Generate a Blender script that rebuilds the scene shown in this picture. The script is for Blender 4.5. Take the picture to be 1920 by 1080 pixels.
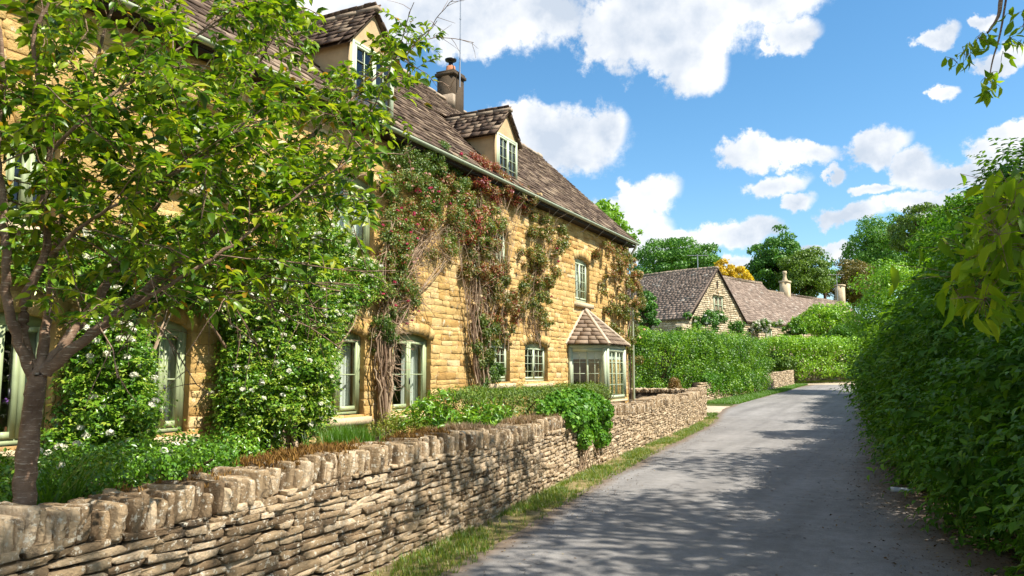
import bpy, math, random
import numpy as np
from mathutils import Vector, Matrix
R_ = math.radians
rng = np.random.default_rng(11)
random.seed(5)
for o in list(bpy.data.objects): bpy.data.objects.remove(o)
scene = bpy.context.scene
COL = scene.collection

# ------------------------------------------------------------------ camera
F = 1450.0
YAW, PITCH, EYE = R_(27.04), R_(6.18), 1.65
cam_d = bpy.data.cameras.new('camera'); cam = bpy.data.objects.new('camera', cam_d); COL.objects.link(cam)
cam.location = (0, 0, EYE); cam.rotation_euler = (math.pi/2+PITCH, 0, YAW)
cam_d.sensor_width = 36; cam_d.lens = F/1920*36; cam_d.clip_end = 3000; cam_d.clip_start = .05
scene.camera = cam
scene.view_settings.view_transform = 'Standard'; scene.view_settings.look = 'None'
scene.view_settings.exposure = 0.95; scene.view_settings.gamma = 1
# ------------------------------------------------------------------ sun
SUN_EL, SUN_AZ = R_(52), R_(4)          # azimuth measured from +X towards +Y
sd = Vector((math.cos(SUN_EL)*math.cos(SUN_AZ), math.cos(SUN_EL)*math.sin(SUN_AZ), math.sin(SUN_EL)))
sl = bpy.data.lights.new('sun', 'SUN'); sl.energy = 4.8; sl.angle = R_(.5); sl.color = (1, .95, .86)
so = bpy.data.objects.new('sun', sl); COL.objects.link(so); so.rotation_euler = sd.to_track_quat('Z', 'Y').to_euler(); so.location = (20, 0, 30)

RM = np.array(Matrix.Rotation(YAW, 3, 'Z') @ Matrix.Rotation(math.pi/2+PITCH, 3, 'X'))
FWD = np.array([-math.sin(YAW), math.cos(YAW), 0]); RGT = np.array([math.cos(YAW), math.sin(YAW), 0])
E0 = np.array([0, 0, EYE])
def ray(px, py): return RM @ np.array([(px-960)/F, (540-py)/F, -1.0])
def at(px, py, d): w = ray(px, py); return E0 + w*d/(w@FWD)          # photo point at a distance along the view
FX = -7.5
def fac(px, py, X=FX): w = ray(px, py); return E0 + w*X/w[0]          # photo point on the facade
def world(lat, d, z=0): p = RGT*lat+FWD*d; return np.array([p[0], p[1], z])

# ------------------------------------------------------------------ sky with clouds
W = bpy.data.worlds.new('World'); scene.world = W; W.use_nodes = True
nt = W.node_tree; nt.nodes.clear(); N, L = nt.nodes.new, nt.links.new
def mathn(nt, op, a, b=None, c=None, clamp=False):
    n = nt.nodes.new('ShaderNodeMath'); n.operation = op; n.use_clamp = clamp
    for i, v in enumerate((a, b, c)):
        if v is None: continue
        if isinstance(v, (int, float)): n.inputs[i].default_value = v
        else: nt.links.new(v, n.inputs[i])
    return n.outputs[0]
out = N('ShaderNodeOutputWorld')
sky = N('ShaderNodeTexSky'); sky.sky_type = 'NISHITA'; sky.sun_disc = False; sky.sun_elevation = SUN_EL; sky.sun_rotation = math.pi/2-SUN_AZ
sky.air_density = 1.0; sky.dust_density = .4; sky.ozone_density = 2.0
hsv = N('ShaderNodeHueSaturation'); hsv.inputs['Hue'].default_value = .492; hsv.inputs['Saturation'].default_value = 1.25; hsv.inputs['Value'].default_value = 1.0
L(sky.outputs[0], hsv.inputs['Color'])
tc = N('ShaderNodeTexCoord'); sep = N('ShaderNodeSeparateXYZ'); L(tc.outputs['Generated'], sep.inputs[0])
az = mathn(nt, 'ARCTAN2', sep.outputs[0], sep.outputs[1]); el = mathn(nt, 'ARCSINE', sep.outputs[2])
cv = N('ShaderNodeCombineXYZ'); L(az, cv.inputs[0]); L(el, cv.inputs[1])
nz = N('ShaderNodeTexNoise'); nz.inputs['Scale'].default_value = 13; nz.inputs['Detail'].default_value = 7; nz.inputs['Roughness'].default_value = .62; L(cv.outputs[0], nz.inputs['Vector'])
sb = N('ShaderNodeVectorMath'); sb.operation = 'SUBTRACT'; L(nz.outputs['Color'], sb.inputs[0]); sb.inputs[1].default_value = (.5, .5, .5)
wp = N('ShaderNodeVectorMath'); wp.operation = 'MULTIPLY_ADD'; L(sb.outputs[0], wp.inputs[0]); wp.inputs[1].default_value = (.09, .07, 0); L(cv.outputs[0], wp.inputs[2])
CL = [(690, 20, 140, 75), (800, 40, 130, 62), (900, 45, 150, 68), (1010, 30, 90, 45), (1250, 45, 190, 100), (1170, 60, 100, 70), (1290, 125, 75, 55), (1400, 10, 150, 50), (1480, 60, 65, 35),
      (1050, 262, 125, 62), (1000, 235, 70, 45), (1135, 240, 45, 45), (1220, 365, 55, 35), (1160, 395, 70, 32), (1420, 278, 80, 30), (1510, 285, 60, 22), (1640, 272, 68, 28), (1455, 340, 66, 24), (1503, 376, 34, 20), (1566, 322, 17, 22),
      (1705, 318, 58, 36), (1790, 325, 95, 28), (1880, 290, 80, 42), (1900, 245, 45, 22), (1638, 348, 42, 14), (1600, 402, 62, 22), (1720, 378, 100, 24), (1830, 372, 80, 18),
      (1755, 62, 40, 20), (1835, 42, 25, 14), (1765, 182, 34, 18), (1890, 110, 60, 20), (1380, 432, 90, 28), (1280, 448, 90, 26), (1200, 440, 60, 60), (1392, 492, 36, 20), (1100, 470, 110, 30), (1540, 470, 60, 18),
      (300, -250, 300, 120), (1500, -350, 350, 120), (2300, 100, 250, 90), (2600, 350, 300, 60), (-600, 200, 300, 120)]
acc = None
for cx, cy, rx, ry in CL:
    def ae(px, py):
        w = ray(px, py); w = w/np.linalg.norm(w); return math.atan2(w[0], w[1]), math.asin(w[2])
    a0, e0 = ae(cx, cy); a1 = ae(cx+rx, cy)[0]; e1 = ae(cx, cy-ry)[1]
    sx, sy = 1/abs(a1-a0), 1/abs(e1-e0)
    m = N('ShaderNodeVectorMath'); m.operation = 'MULTIPLY_ADD'; L(wp.outputs[0], m.inputs[0]); m.inputs[1].default_value = (sx, sy, 0); m.inputs[2].default_value = (-a0*sx, -e0*sy, 0)
    ln = N('ShaderNodeVectorMath'); ln.operation = 'LENGTH'; L(m.outputs[0], ln.inputs[0])
    acc = ln.outputs['Value'] if acc is None else mathn(nt, 'MINIMUM', acc, ln.outputs['Value'])
n2 = N('ShaderNodeTexNoise'); n2.inputs['Scale'].default_value = 26; n2.inputs['Detail'].default_value = 12; n2.inputs['Roughness'].default_value = .66; L(cv.outputs[0], n2.inputs['Vector'])
dens = mathn(nt, 'SUBTRACT', mathn(nt, 'MULTIPLY_ADD', n2.outputs['Fac'], 1.45, .46), acc)
mr = N('ShaderNodeMapRange'); mr.interpolation_type = 'SMOOTHSTEP'; mr.inputs['From Min'].default_value = 0; mr.inputs['From Max'].default_value = .42; L(dens, mr.inputs['Value'])
n3 = N('ShaderNodeTexNoise'); n3.inputs['Scale'].default_value = 9; n3.inputs['Detail'].default_value = 5; L(cv.outputs[0], n3.inputs['Vector'])
def mrn(v, a, b):
    q = N('ShaderNodeMapRange'); q.inputs['From Min'].default_value = a; q.inputs['From Max'].default_value = b; L(v, q.inputs['Value']); return q.outputs[0]
nb = N('ShaderNodeTexNoise'); nb.inputs['Scale'].default_value = 2.2; nb.inputs['Detail'].default_value = 7; nb.inputs['Roughness'].default_value = .55; L(tc.outputs['Generated'], nb.inputs['Vector'])
msk = mathn(nt, 'MAXIMUM', mrn(el, .50, .66), mrn(mathn(nt, 'ABSOLUTE', mathn(nt, 'ADD', az, .40)), .98, 1.2)); msk = mathn(nt, 'MULTIPLY', msk, mrn(el, .03, .12))
over = mathn(nt, 'MULTIPLY', mrn(nb.outputs['Fac'], .50, .62), msk); cloudf = mathn(nt, 'MAXIMUM', mr.outputs[0], over)  # unseen cloud cover overhead and behind the camera, added to brighten fill light
cr = N('ShaderNodeValToRGB'); cr.color_ramp.elements[0].position = .38; cr.color_ramp.elements[0].color = (.56, .63, .73, 1); cr.color_ramp.elements[1].position = .60; cr.color_ramp.elements[1].color = (.98, .98, .98, 1)
L(mathn(nt, 'MULTIPLY_ADD', dens, -.10, mathn(nt, 'ADD', mathn(nt, 'MULTIPLY_ADD', n2.outputs['Fac'], .35, -.13), n3.outputs['Fac'])), cr.inputs[0])
bg1 = N('ShaderNodeBackground'); bg1.inputs['Strength'].default_value = .106; L(hsv.outputs[0], bg1.inputs['Color'])
bg2 = N('ShaderNodeBackground'); bg2.inputs['Strength'].default_value = .62; L(cr.outputs[0], bg2.inputs['Color'])
mx = N('ShaderNodeMixShader'); L(mathn(nt, 'MULTIPLY', cloudf, .97), mx.inputs[0]); L(bg1.outputs[0], mx.inputs[1]); L(bg2.outputs[0], mx.inputs[2]); L(mx.outputs[0], out.inputs[0])

# ------------------------------------------------------------------ materials
def lin(c): return tuple((x/12.92 if x <= .04045 else ((x+.055)/1.055)**2.4) for x in c)
def new_mat(name):
    m = bpy.data.materials.new(name); m.use_nodes = True; m.node_tree.nodes.clear(); return m, m.node_tree
def ramp(nt, fac, stops):
    r = nt.nodes.new('ShaderNodeValToRGB'); el = r.color_ramp.elements
    el[0].position = stops[0][0]; el[0].color = (*stops[0][1], 1); el[1].position = stops[-1][0]; el[1].color = (*stops[-1][1], 1)
    for p, c in stops[1:-1]: e = el.new(p); e.color = (*c, 1)
    nt.links.new(fac, r.inputs[0]); return r.outputs[0]
def noise(nt, scale, detail=4, rough=.55, vec=None, dist=0):
    n = nt.nodes.new('ShaderNodeTexNoise'); n.inputs['Scale'].default_value = scale; n.inputs['Detail'].default_value = detail; n.inputs['Roughness'].default_value = rough; n.inputs['Distortion'].default_value = dist
    if vec is None:
        t = nt.nodes.new('ShaderNodeNewGeometry'); vec = t.outputs['Position']
    nt.links.new(vec, n.inputs['Vector']); return n.outputs['Fac']
def attr(nt): a = nt.nodes.new('ShaderNodeAttribute'); a.attribute_name = 'tone'; return a.outputs['Fac']
def mixc(nt, f, a, b, mode='MIX'):
    m = nt.nodes.new('ShaderNodeMix'); m.data_type = 'RGBA'; m.blend_type = mode
    for i, v in ((0, f), (6, a), (7, b)):
        if isinstance(v, (int, float)): m.inputs[i].default_value = v
        elif isinstance(v, tuple): m.inputs[i].default_value = (*v, 1)
        else: nt.links.new(v, m.inputs[i])
    return m.outputs[2]
def bsdf(nt, color, rough=.8, spec=.3, bump=None, bdist=.01, metal=0):
    p = nt.nodes.new('ShaderNodeBsdfPrincipled'); p.inputs['Roughness'].default_value = rough; p.inputs['Specular IOR Level'].default_value = spec; p.inputs['Metallic'].default_value = metal
    if isinstance(color, tuple): p.inputs['Base Color'].default_value = (*color, 1)
    else: nt.links.new(color, p.inputs['Base Color'])
    if bump is not None:
        b = nt.nodes.new('ShaderNodeBump'); b.inputs['Distance'].default_value = bdist; b.inputs['Strength'].default_value = 1; nt.links.new(bump, b.inputs['Height']); nt.links.new(b.outputs[0], p.inputs['Normal'])
    return p
def finish(nt, sh): o = nt.nodes.new('ShaderNodeOutputMaterial'); nt.links.new(sh, o.inputs[0])
def stone_mat(name, cols, lichen=None, dark=None, nscale=9, lsc=14, lth=.62, bs=60, bd=.006, dth=.58):
    m, nt = new_mat(name); c = ramp(nt, attr(nt), cols)
    n = noise(nt, nscale, 6, .65); c = mixc(nt, .55, c, ramp(nt, n, [(.3, (.55, .52, .5)), (.7, (1.25, 1.2, 1.15))]), 'MULTIPLY')
    if dark: c = mixc(nt, ramp(nt, noise(nt, nscale*.45, 7, .7), [(dth, (0, 0, 0)), (dth+.12, (.8, .8, .8))]), c, dark)
    if lichen: c = mixc(nt, ramp(nt, noise(nt, lsc, 6, .7), [(lth, (0, 0, 0)), (lth+.05, (.85, .85, .85))]), c, lichen)
    finish(nt, bsdf(nt, c, .92, .15, noise(nt, bs, 5, .7), bd).outputs[0]); return m
def leaf_mat(name, cols, trans=.35, rough=.42, spec=.5, tcol=(1.25, 1.3, .5)):
    m, nt = new_mat(name); c = ramp(nt, attr(nt), cols)
    p = bsdf(nt, c, rough, spec); t = nt.nodes.new('ShaderNodeBsdfTranslucent'); nt.links.new(mixc(nt, 1.0, c, tcol, 'MULTIPLY'), t.inputs[0])
    mxs = nt.nodes.new('ShaderNodeMixShader'); mxs.inputs[0].default_value = trans; nt.links.new(p.outputs[0], mxs.inputs[1]); nt.links.new(t.outputs[0], mxs.inputs[2]); finish(nt, mxs.outputs[0]); return m
def plain(name, color, rough=.6, spec=.3, var=.12, vs=12, bump=0, metal=0):
    m, nt = new_mat(name); c = mixc(nt, var, color, ramp(nt, noise(nt, vs, 5), [(.3, tuple(x*.4 for x in color)), (.7, tuple(min(1, x*1.5) for x in color))]))
    finish(nt, bsdf(nt, c, rough, spec, noise(nt, vs*5, 4) if bump else None, bump, metal).outputs[0]); return m
M = {}
M['facade'] = stone_mat('honey_limestone', [(0, (.36, .195, .06)), (.25, (.54, .34, .115)), (.6, (.64, .43, .165)), (.85, (.71, .51, .23)), (1, (.76, .60, .36))], lichen=(.68, .58, .40), dark=(.30, .20, .10), nscale=5, lsc=9, lth=.60, bs=34, bd=.024, dth=.60)
M['mortar'] = stone_mat('lime_mortar', [(0, (.46, .29, .12)), (1, (.54, .36, .16))], bs=50, bd=.015)
M['wallstone'] = stone_mat('drystone', [(0, (.19, .13, .075)), (.35, (.38, .275, .16)), (.65, (.50, .375, .23)), (1, (.64, .50, .33))], lichen=(.72, .66, .52), dark=(.06, .05, .04), nscale=14, lsc=26, lth=.56, bs=45, bd=.025, dth=.56)
M['core'] = plain('wall_core_earth', (.05, .038, .026), .95, .1)
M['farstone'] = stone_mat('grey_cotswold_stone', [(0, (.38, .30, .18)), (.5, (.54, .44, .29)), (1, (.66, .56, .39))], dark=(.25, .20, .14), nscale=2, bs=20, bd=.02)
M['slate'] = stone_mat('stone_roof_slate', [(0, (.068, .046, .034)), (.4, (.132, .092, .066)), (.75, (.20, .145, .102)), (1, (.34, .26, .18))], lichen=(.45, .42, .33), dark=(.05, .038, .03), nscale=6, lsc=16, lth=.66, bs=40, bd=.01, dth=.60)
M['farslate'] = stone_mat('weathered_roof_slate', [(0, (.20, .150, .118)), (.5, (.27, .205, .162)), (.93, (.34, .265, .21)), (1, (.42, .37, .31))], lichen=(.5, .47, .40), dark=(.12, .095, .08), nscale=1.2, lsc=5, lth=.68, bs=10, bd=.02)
M['ridge'] = stone_mat('ridge_stone', [(0, (.26, .20, .14)), (1, (.42, .34, .25))], lichen=(.5, .46, .36), nscale=8)
M['render'] = plain('tan_render', (.50, .36, .20), .9, .1, .25, 4, .004)
M['paleridge'] = plain('pale_lime_ridge', (.50, .40, .29), .9, .1, .3, 9, .006)
M['chimney'] = stone_mat('sooty_chimney_stone', [(0, (.05, .038, .027)), (1, (.13, .095, .06))], dark=(.04, .033, .026), nscale=5, bs=30, bd=.015)
M['sage'] = plain('sage_green_paint', (.34, .39, .21), .45, .4, .15, 8)
M['palesage'] = plain('pale_sage_paint', (.48, .54, .36), .45, .4, .12, 8)
M['gutter'] = plain('stone_green_gutter', (.34, .37, .25), .4, .4, .2, 5)
M['sill'] = plain('dressed_sill_stone', (.56, .43, .27), .9, .1, .25, 7, .005)
M['metal'] = plain('galvanised_metal', (.42, .42, .42), .35, .5, .1, 5, 0, .8)
M['blackmetal'] = plain('black_metal', (.02, .02, .022), .4, .5)
M['terracotta'] = plain('terracotta', (.42, .17, .08), .8, .2, .3, 9)
M['room'] = plain('beige_plaster', (.24, .19, .13), .9, .1)
M['curtain'] = plain('pale_curtain_cloth', (.74, .76, .66), .9, .1, .06)
M['darkwood'] = plain('dark_timber', (.035, .024, .016), .8, .2)
m, nt = new_mat('window_glass'); g = nt.nodes.new('ShaderNodeBsdfGlossy'); g.inputs['Roughness'].default_value = .01; t = nt.nodes.new('ShaderNodeBsdfTransparent'); t.inputs[0].default_value = (.86, .9, .88, 1)
lw = nt.nodes.new('ShaderNodeLayerWeight'); lw.inputs[0].default_value = .5; frs = mathn(nt, 'MULTIPLY_ADD', mathn(nt, 'POWER', lw.outputs['Facing'], 3.0), .40, .07); bmp = nt.nodes.new('ShaderNodeBump'); bmp.inputs['Distance'].default_value = .004; bmp.inputs['Strength'].default_value = .5; nt.links.new(noise(nt, 3, 2), bmp.inputs['Height'])
nt.links.new(bmp.outputs[0], g.inputs['Normal']); ms = nt.nodes.new('ShaderNodeMixShader'); nt.links.new(frs, ms.inputs[0]); nt.links.new(t.outputs[0], ms.inputs[1]); nt.links.new(g.outputs[0], ms.inputs[2]); finish(nt, ms.outputs[0]); M['glass'] = m
# ground materials
m, nt = new_mat('asphalt'); n1 = noise(nt, .55, 5, .6); n2 = noise(nt, 160, 3, .7); n3 = noise(nt, 5, 6, .7)
c = ramp(nt, n1, [(.3, (.205, .195, .183)), (.7, (.272, .258, .242))]); c = mixc(nt, .5, c, ramp(nt, n2, [(.35, (.3, .3, .3)), (.7, (1.7, 1.7, 1.7))]), 'MULTIPLY'); c = mixc(nt, .5, c, ramp(nt, n3, [(.35, (.7, .68, .65)), (.65, (1.2, 1.2, 1.2))]), 'MULTIPLY')
ge = nt.nodes.new('ShaderNodeNewGeometry'); mp = nt.nodes.new('ShaderNodeMapping'); mp.inputs['Scale'].default_value = (1.6, .09, 1); nt.links.new(ge.outputs['Position'], mp.inputs[0]); c = mixc(nt, .8, c, ramp(nt, noise(nt, 1.3, 4, .5, mp.outputs[0]), [(.35, (.80, .79, .78)), (.65, (1.15, 1.14, 1.13))]), 'MULTIPLY')
vo = nt.nodes.new('ShaderNodeTexVoronoi'); vo.feature = 'DISTANCE_TO_EDGE'; vo.inputs['Scale'].default_value = .8; nd = nt.nodes.new('ShaderNodeTexNoise'); nd.inputs['Scale'].default_value = 2.5; nd.inputs['Detail'].default_value = 6; nt.links.new(ge.outputs['Position'], nd.inputs['Vector']); va = nt.nodes.new('ShaderNodeVectorMath'); va.operation = 'MULTIPLY_ADD'; nt.links.new(nd.outputs['Color'], va.inputs[0]); va.inputs[1].default_value = (.9, .9, .9); nt.links.new(ge.outputs['Position'], va.inputs[2]); nt.links.new(va.outputs[0], vo.inputs['Vector'])
ck = mathn(nt, 'MULTIPLY', ramp(nt, vo.outputs['Distance'], [(.004, (1, 1, 1)), (.012, (0, 0, 0))]), ramp(nt, noise(nt, .6, 3), [(.5, (0, 0, 0)), (.6, (.6, .6, .6))])); c = mixc(nt, ck, c, (.07, .062, .055))
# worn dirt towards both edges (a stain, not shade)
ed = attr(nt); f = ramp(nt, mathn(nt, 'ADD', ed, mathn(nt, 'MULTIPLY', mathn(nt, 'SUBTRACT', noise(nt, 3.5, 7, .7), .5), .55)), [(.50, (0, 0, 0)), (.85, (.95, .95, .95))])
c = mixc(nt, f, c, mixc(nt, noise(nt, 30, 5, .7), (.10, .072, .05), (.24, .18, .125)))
finish(nt, bsdf(nt, c, .9, .2, noise(nt, 120, 4, .7), .006).outputs[0]); M['asphalt'] = m
def soil(name, a, b, c3, sc=2.5, fs=70):
    m, nt = new_mat(name); c = ramp(nt, noise(nt, sc, 7, .7), [(.35, a), (.5, b), (.65, c3)]); c = mixc(nt, .6, c, ramp(nt, noise(nt, fs, 5, .75), [(.3, (.35, .35, .35)), (.7, (1.6, 1.6, 1.6))]), 'MULTIPLY')
    finish(nt, bsdf(nt, c, .97, .1, noise(nt, fs, 5, .7), .02).outputs[0]); return m
M['ground'] = soil('meadow_ground', (.05, .075, .02), (.08, .10, .028), (.14, .12, .05))
M['dirt'] = soil('leafy_dirt', (.050, .035, .022), (.095, .068, .045), (.16, .12, .08), 6, 60)
M['verge'] = soil('dry_verge', (.10, .10, .03), (.24, .19, .08), (.40, .31, .17), 3, 60)
M['gravel'] = soil('gravel', (.40, .31, .21), (.48, .38, .27), (.56, .46, .34), 1.5, 50)
M['bed'] = soil('garden_soil', (.06, .04, .025), (.09, .065, .04), (.05, .07, .02), 3, 50)
M['bark'] = stone_mat('cherry_bark', [(0, (.12, .075, .055)), (1, (.26, .18, .14))], lichen=(.42, .38, .32), dark=(.05, .032, .025), nscale=14, lsc=30, lth=.62, bs=50, bd=.012)
def bark_mat(name, a, b, c3):
    m, nt = new_mat(name); ge = nt.nodes.new('ShaderNodeNewGeometry'); mp = nt.nodes.new('ShaderNodeMapping'); mp.inputs['Scale'].default_value = (1, 1, 7); nt.links.new(ge.outputs['Position'], mp.inputs[0])
    n = noise(nt, 14, 5, .7, mp.outputs[0]); c = ramp(nt, noise(nt, 7, 6, .7), [(.3, a), (.65, b)]); c = mixc(nt, ramp(nt, n, [(.56, (0, 0, 0)), (.64, (.8, .8, .8))]), c, c3)
    finish(nt, bsdf(nt, c, .8, .25, n, .012).outputs[0]); return m
M['bark'] = bark_mat('cherry_bark', (.12, .068, .040), (.31, .20, .13), (.58, .46, .34))
M['palebark'] = stone_mat('pale_bark', [(0, (.30, .25, .19)), (1, (.46, .40, .32))], dark=(.14, .11, .08), nscale=12, bs=60, bd=.01)
M['stem'] = stone_mat('rose_stem', [(0, (.20, .13, .085)), (.6, (.36, .26, .17)), (1, (.50, .38, .26))], nscale=20, bs=80, bd=.004)
M['twig'] = stone_mat('dark_twig', [(0, (.06, .04, .025)), (1, (.14, .09, .055))], nscale=20, bs=80, bd=.003)
G = lambda r, g, b: (r, g, b)
M['cherry'] = leaf_mat('cherry_leaf', [(0, G(.035, .09, .008)), (.32, G(.12, .235, .012)), (.72, G(.32, .41, .018)), (.94, G(.42, .44, .03)), (1, G(.45, .25, .03))], .42, .38)
M['limeleaf'] = leaf_mat('lime_leaf', [(0, G(.13, .24, .014)), (.6, G(.24, .36, .018)), (1, G(.34, .42, .02))], .55, .5, .25)
M['pyra'] = leaf_mat('glossy_green_leaf', [(0, G(.035, .10, .008)), (.5, G(.085, .21, .014)), (.85, G(.18, .32, .02)), (1, G(.34, .42, .05))], .25, .3, .6)
M['box'] = leaf_mat('box_leaf', [(0, G(.045, .13, .010)), (.5, G(.11, .26, .015)), (1, G(.24, .40, .02))], .25, .35, .6)
M['roseg'] = leaf_mat('rose_leaf', [(0, G(.06, .13, .018)), (.45, G(.16, .25, .035)), (.68, G(.32, .30, .08)), (.85, G(.40, .20, .08)), (1, G(.36, .05, .04))], .3)
M['rosered'] = leaf_mat('young_rose_leaf', [(0, G(.11, .15, .03)), (.35, G(.32, .25, .08)), (.65, G(.36, .10, .05)), (1, G(.26, .025, .035))], .3)
M['roseamber'] = leaf_mat('amber_rose_leaf', [(0, G(.08, .13, .02)), (.5, G(.20, .24, .04)), (.78, G(.38, .26, .09)), (1, G(.36, .12, .05))], .3)
M['hedge'] = leaf_mat('hedge_leaf', [(0, G(.03, .10, .008)), (.5, G(.10, .24, .012)), (1, G(.26, .43, .02))], .32)
M['hedge2'] = leaf_mat('beech_hedge_leaf', [(0, G(.08, .19, .008)), (.5, G(.18, .36, .014)), (1, G(.34, .52, .022))], .32)
M['yew'] = leaf_mat('yew_needle', [(0, G(.04, .10, .010)), (.5, G(.10, .19, .014)), (1, G(.22, .30, .02))], .2, .5)
M['ivy'] = leaf_mat('ivy_leaf', [(0, G(.035, .12, .010)), (.6, G(.09, .23, .016)), (1, G(.18, .34, .025))], .25, .45, .3)
M['dark'] = leaf_mat('dogwood_leaf', [(0, G(.035, .11, .008)), (.6, G(.075, .19, .012)), (1, G(.15, .28, .02))], .38, .5, .22, (1.3, 1.3, .5))
M['elder'] = leaf_mat('elder_leaf', [(0, G(.05, .15, .008)), (.5, G(.13, .29, .012)), (1, G(.27, .44, .02))], .38, .5, .22)
M['treeleaf'] = leaf_mat('tree_leaf', [(0, G(.03, .11, .010)), (.5, G(.075, .21, .014)), (1, G(.15, .31, .018))], .25, .5)
M['treeleaf2'] = leaf_mat('olive_tree_leaf', [(0, G(.06, .12, .012)), (.5, G(.13, .22, .016)), (1, G(.23, .33, .02))], .25, .5)
M['gold'] = leaf_mat('golden_leaf', [(0, G(.42, .28, .012)), (.5, G(.62, .42, .018)), (1, G(.75, .58, .05))], .35)
M['copper'] = leaf_mat('coppery_leaf', [(0, G(.07, .075, .012)), (.5, G(.17, .14, .018)), (1, G(.28, .19, .02))], .2, .5)
M['brown'] = leaf_mat('brown_topiary_leaf', [(0, G(.14, .08, .02)), (.6, G(.30, .16, .035)), (1, G(.24, .20, .04))], .2)
M['moss'] = leaf_mat('dry_moss', [(0, G(.08, .045, .018)), (.5, G(.20, .105, .03)), (1, G(.38, .22, .06))], .2, .8, .1)
M['straw'] = leaf_mat('dry_stalk', [(0, G(.20, .13, .08)), (1, G(.46, .34, .22))], .2, .8, .1)
M['grass'] = leaf_mat('grass_blade', [(0, G(.06, .13, .010)), (.5, G(.15, .25, .016)), (.8, G(.34, .34, .05)), (1, G(.52, .42, .16))], .35)
M['lush'] = leaf_mat('lush_grass_blade', [(0, G(.04, .12, .010)), (1, G(.15, .30, .02))], .35)
M['litter'] = leaf_mat('dead_leaf', [(0, G(.06, .035, .018)), (.6, G(.16, .10, .05)), (1, G(.34, .27, .15))], .1, .8, .1)
def petal(name, c, v=.2): M[name] = leaf_mat(name, [(0, tuple(x*(1-v) for x in c)), (1, c)], .25, .6, .2, (1, 1, .9))
petal('white_petal', (.80, .78, .62)); petal('cream_petal', (.80, .60, .32)); petal('pink_petal', (.62, .07, .14), .4); petal('red_petal', (.55, .02, .015), .4); petal('purple_petal', (.30, .12, .45)); petal('pale_pink_petal', (.75, .45, .36)); petal('yellow_petal', (.75, .55, .05))

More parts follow.
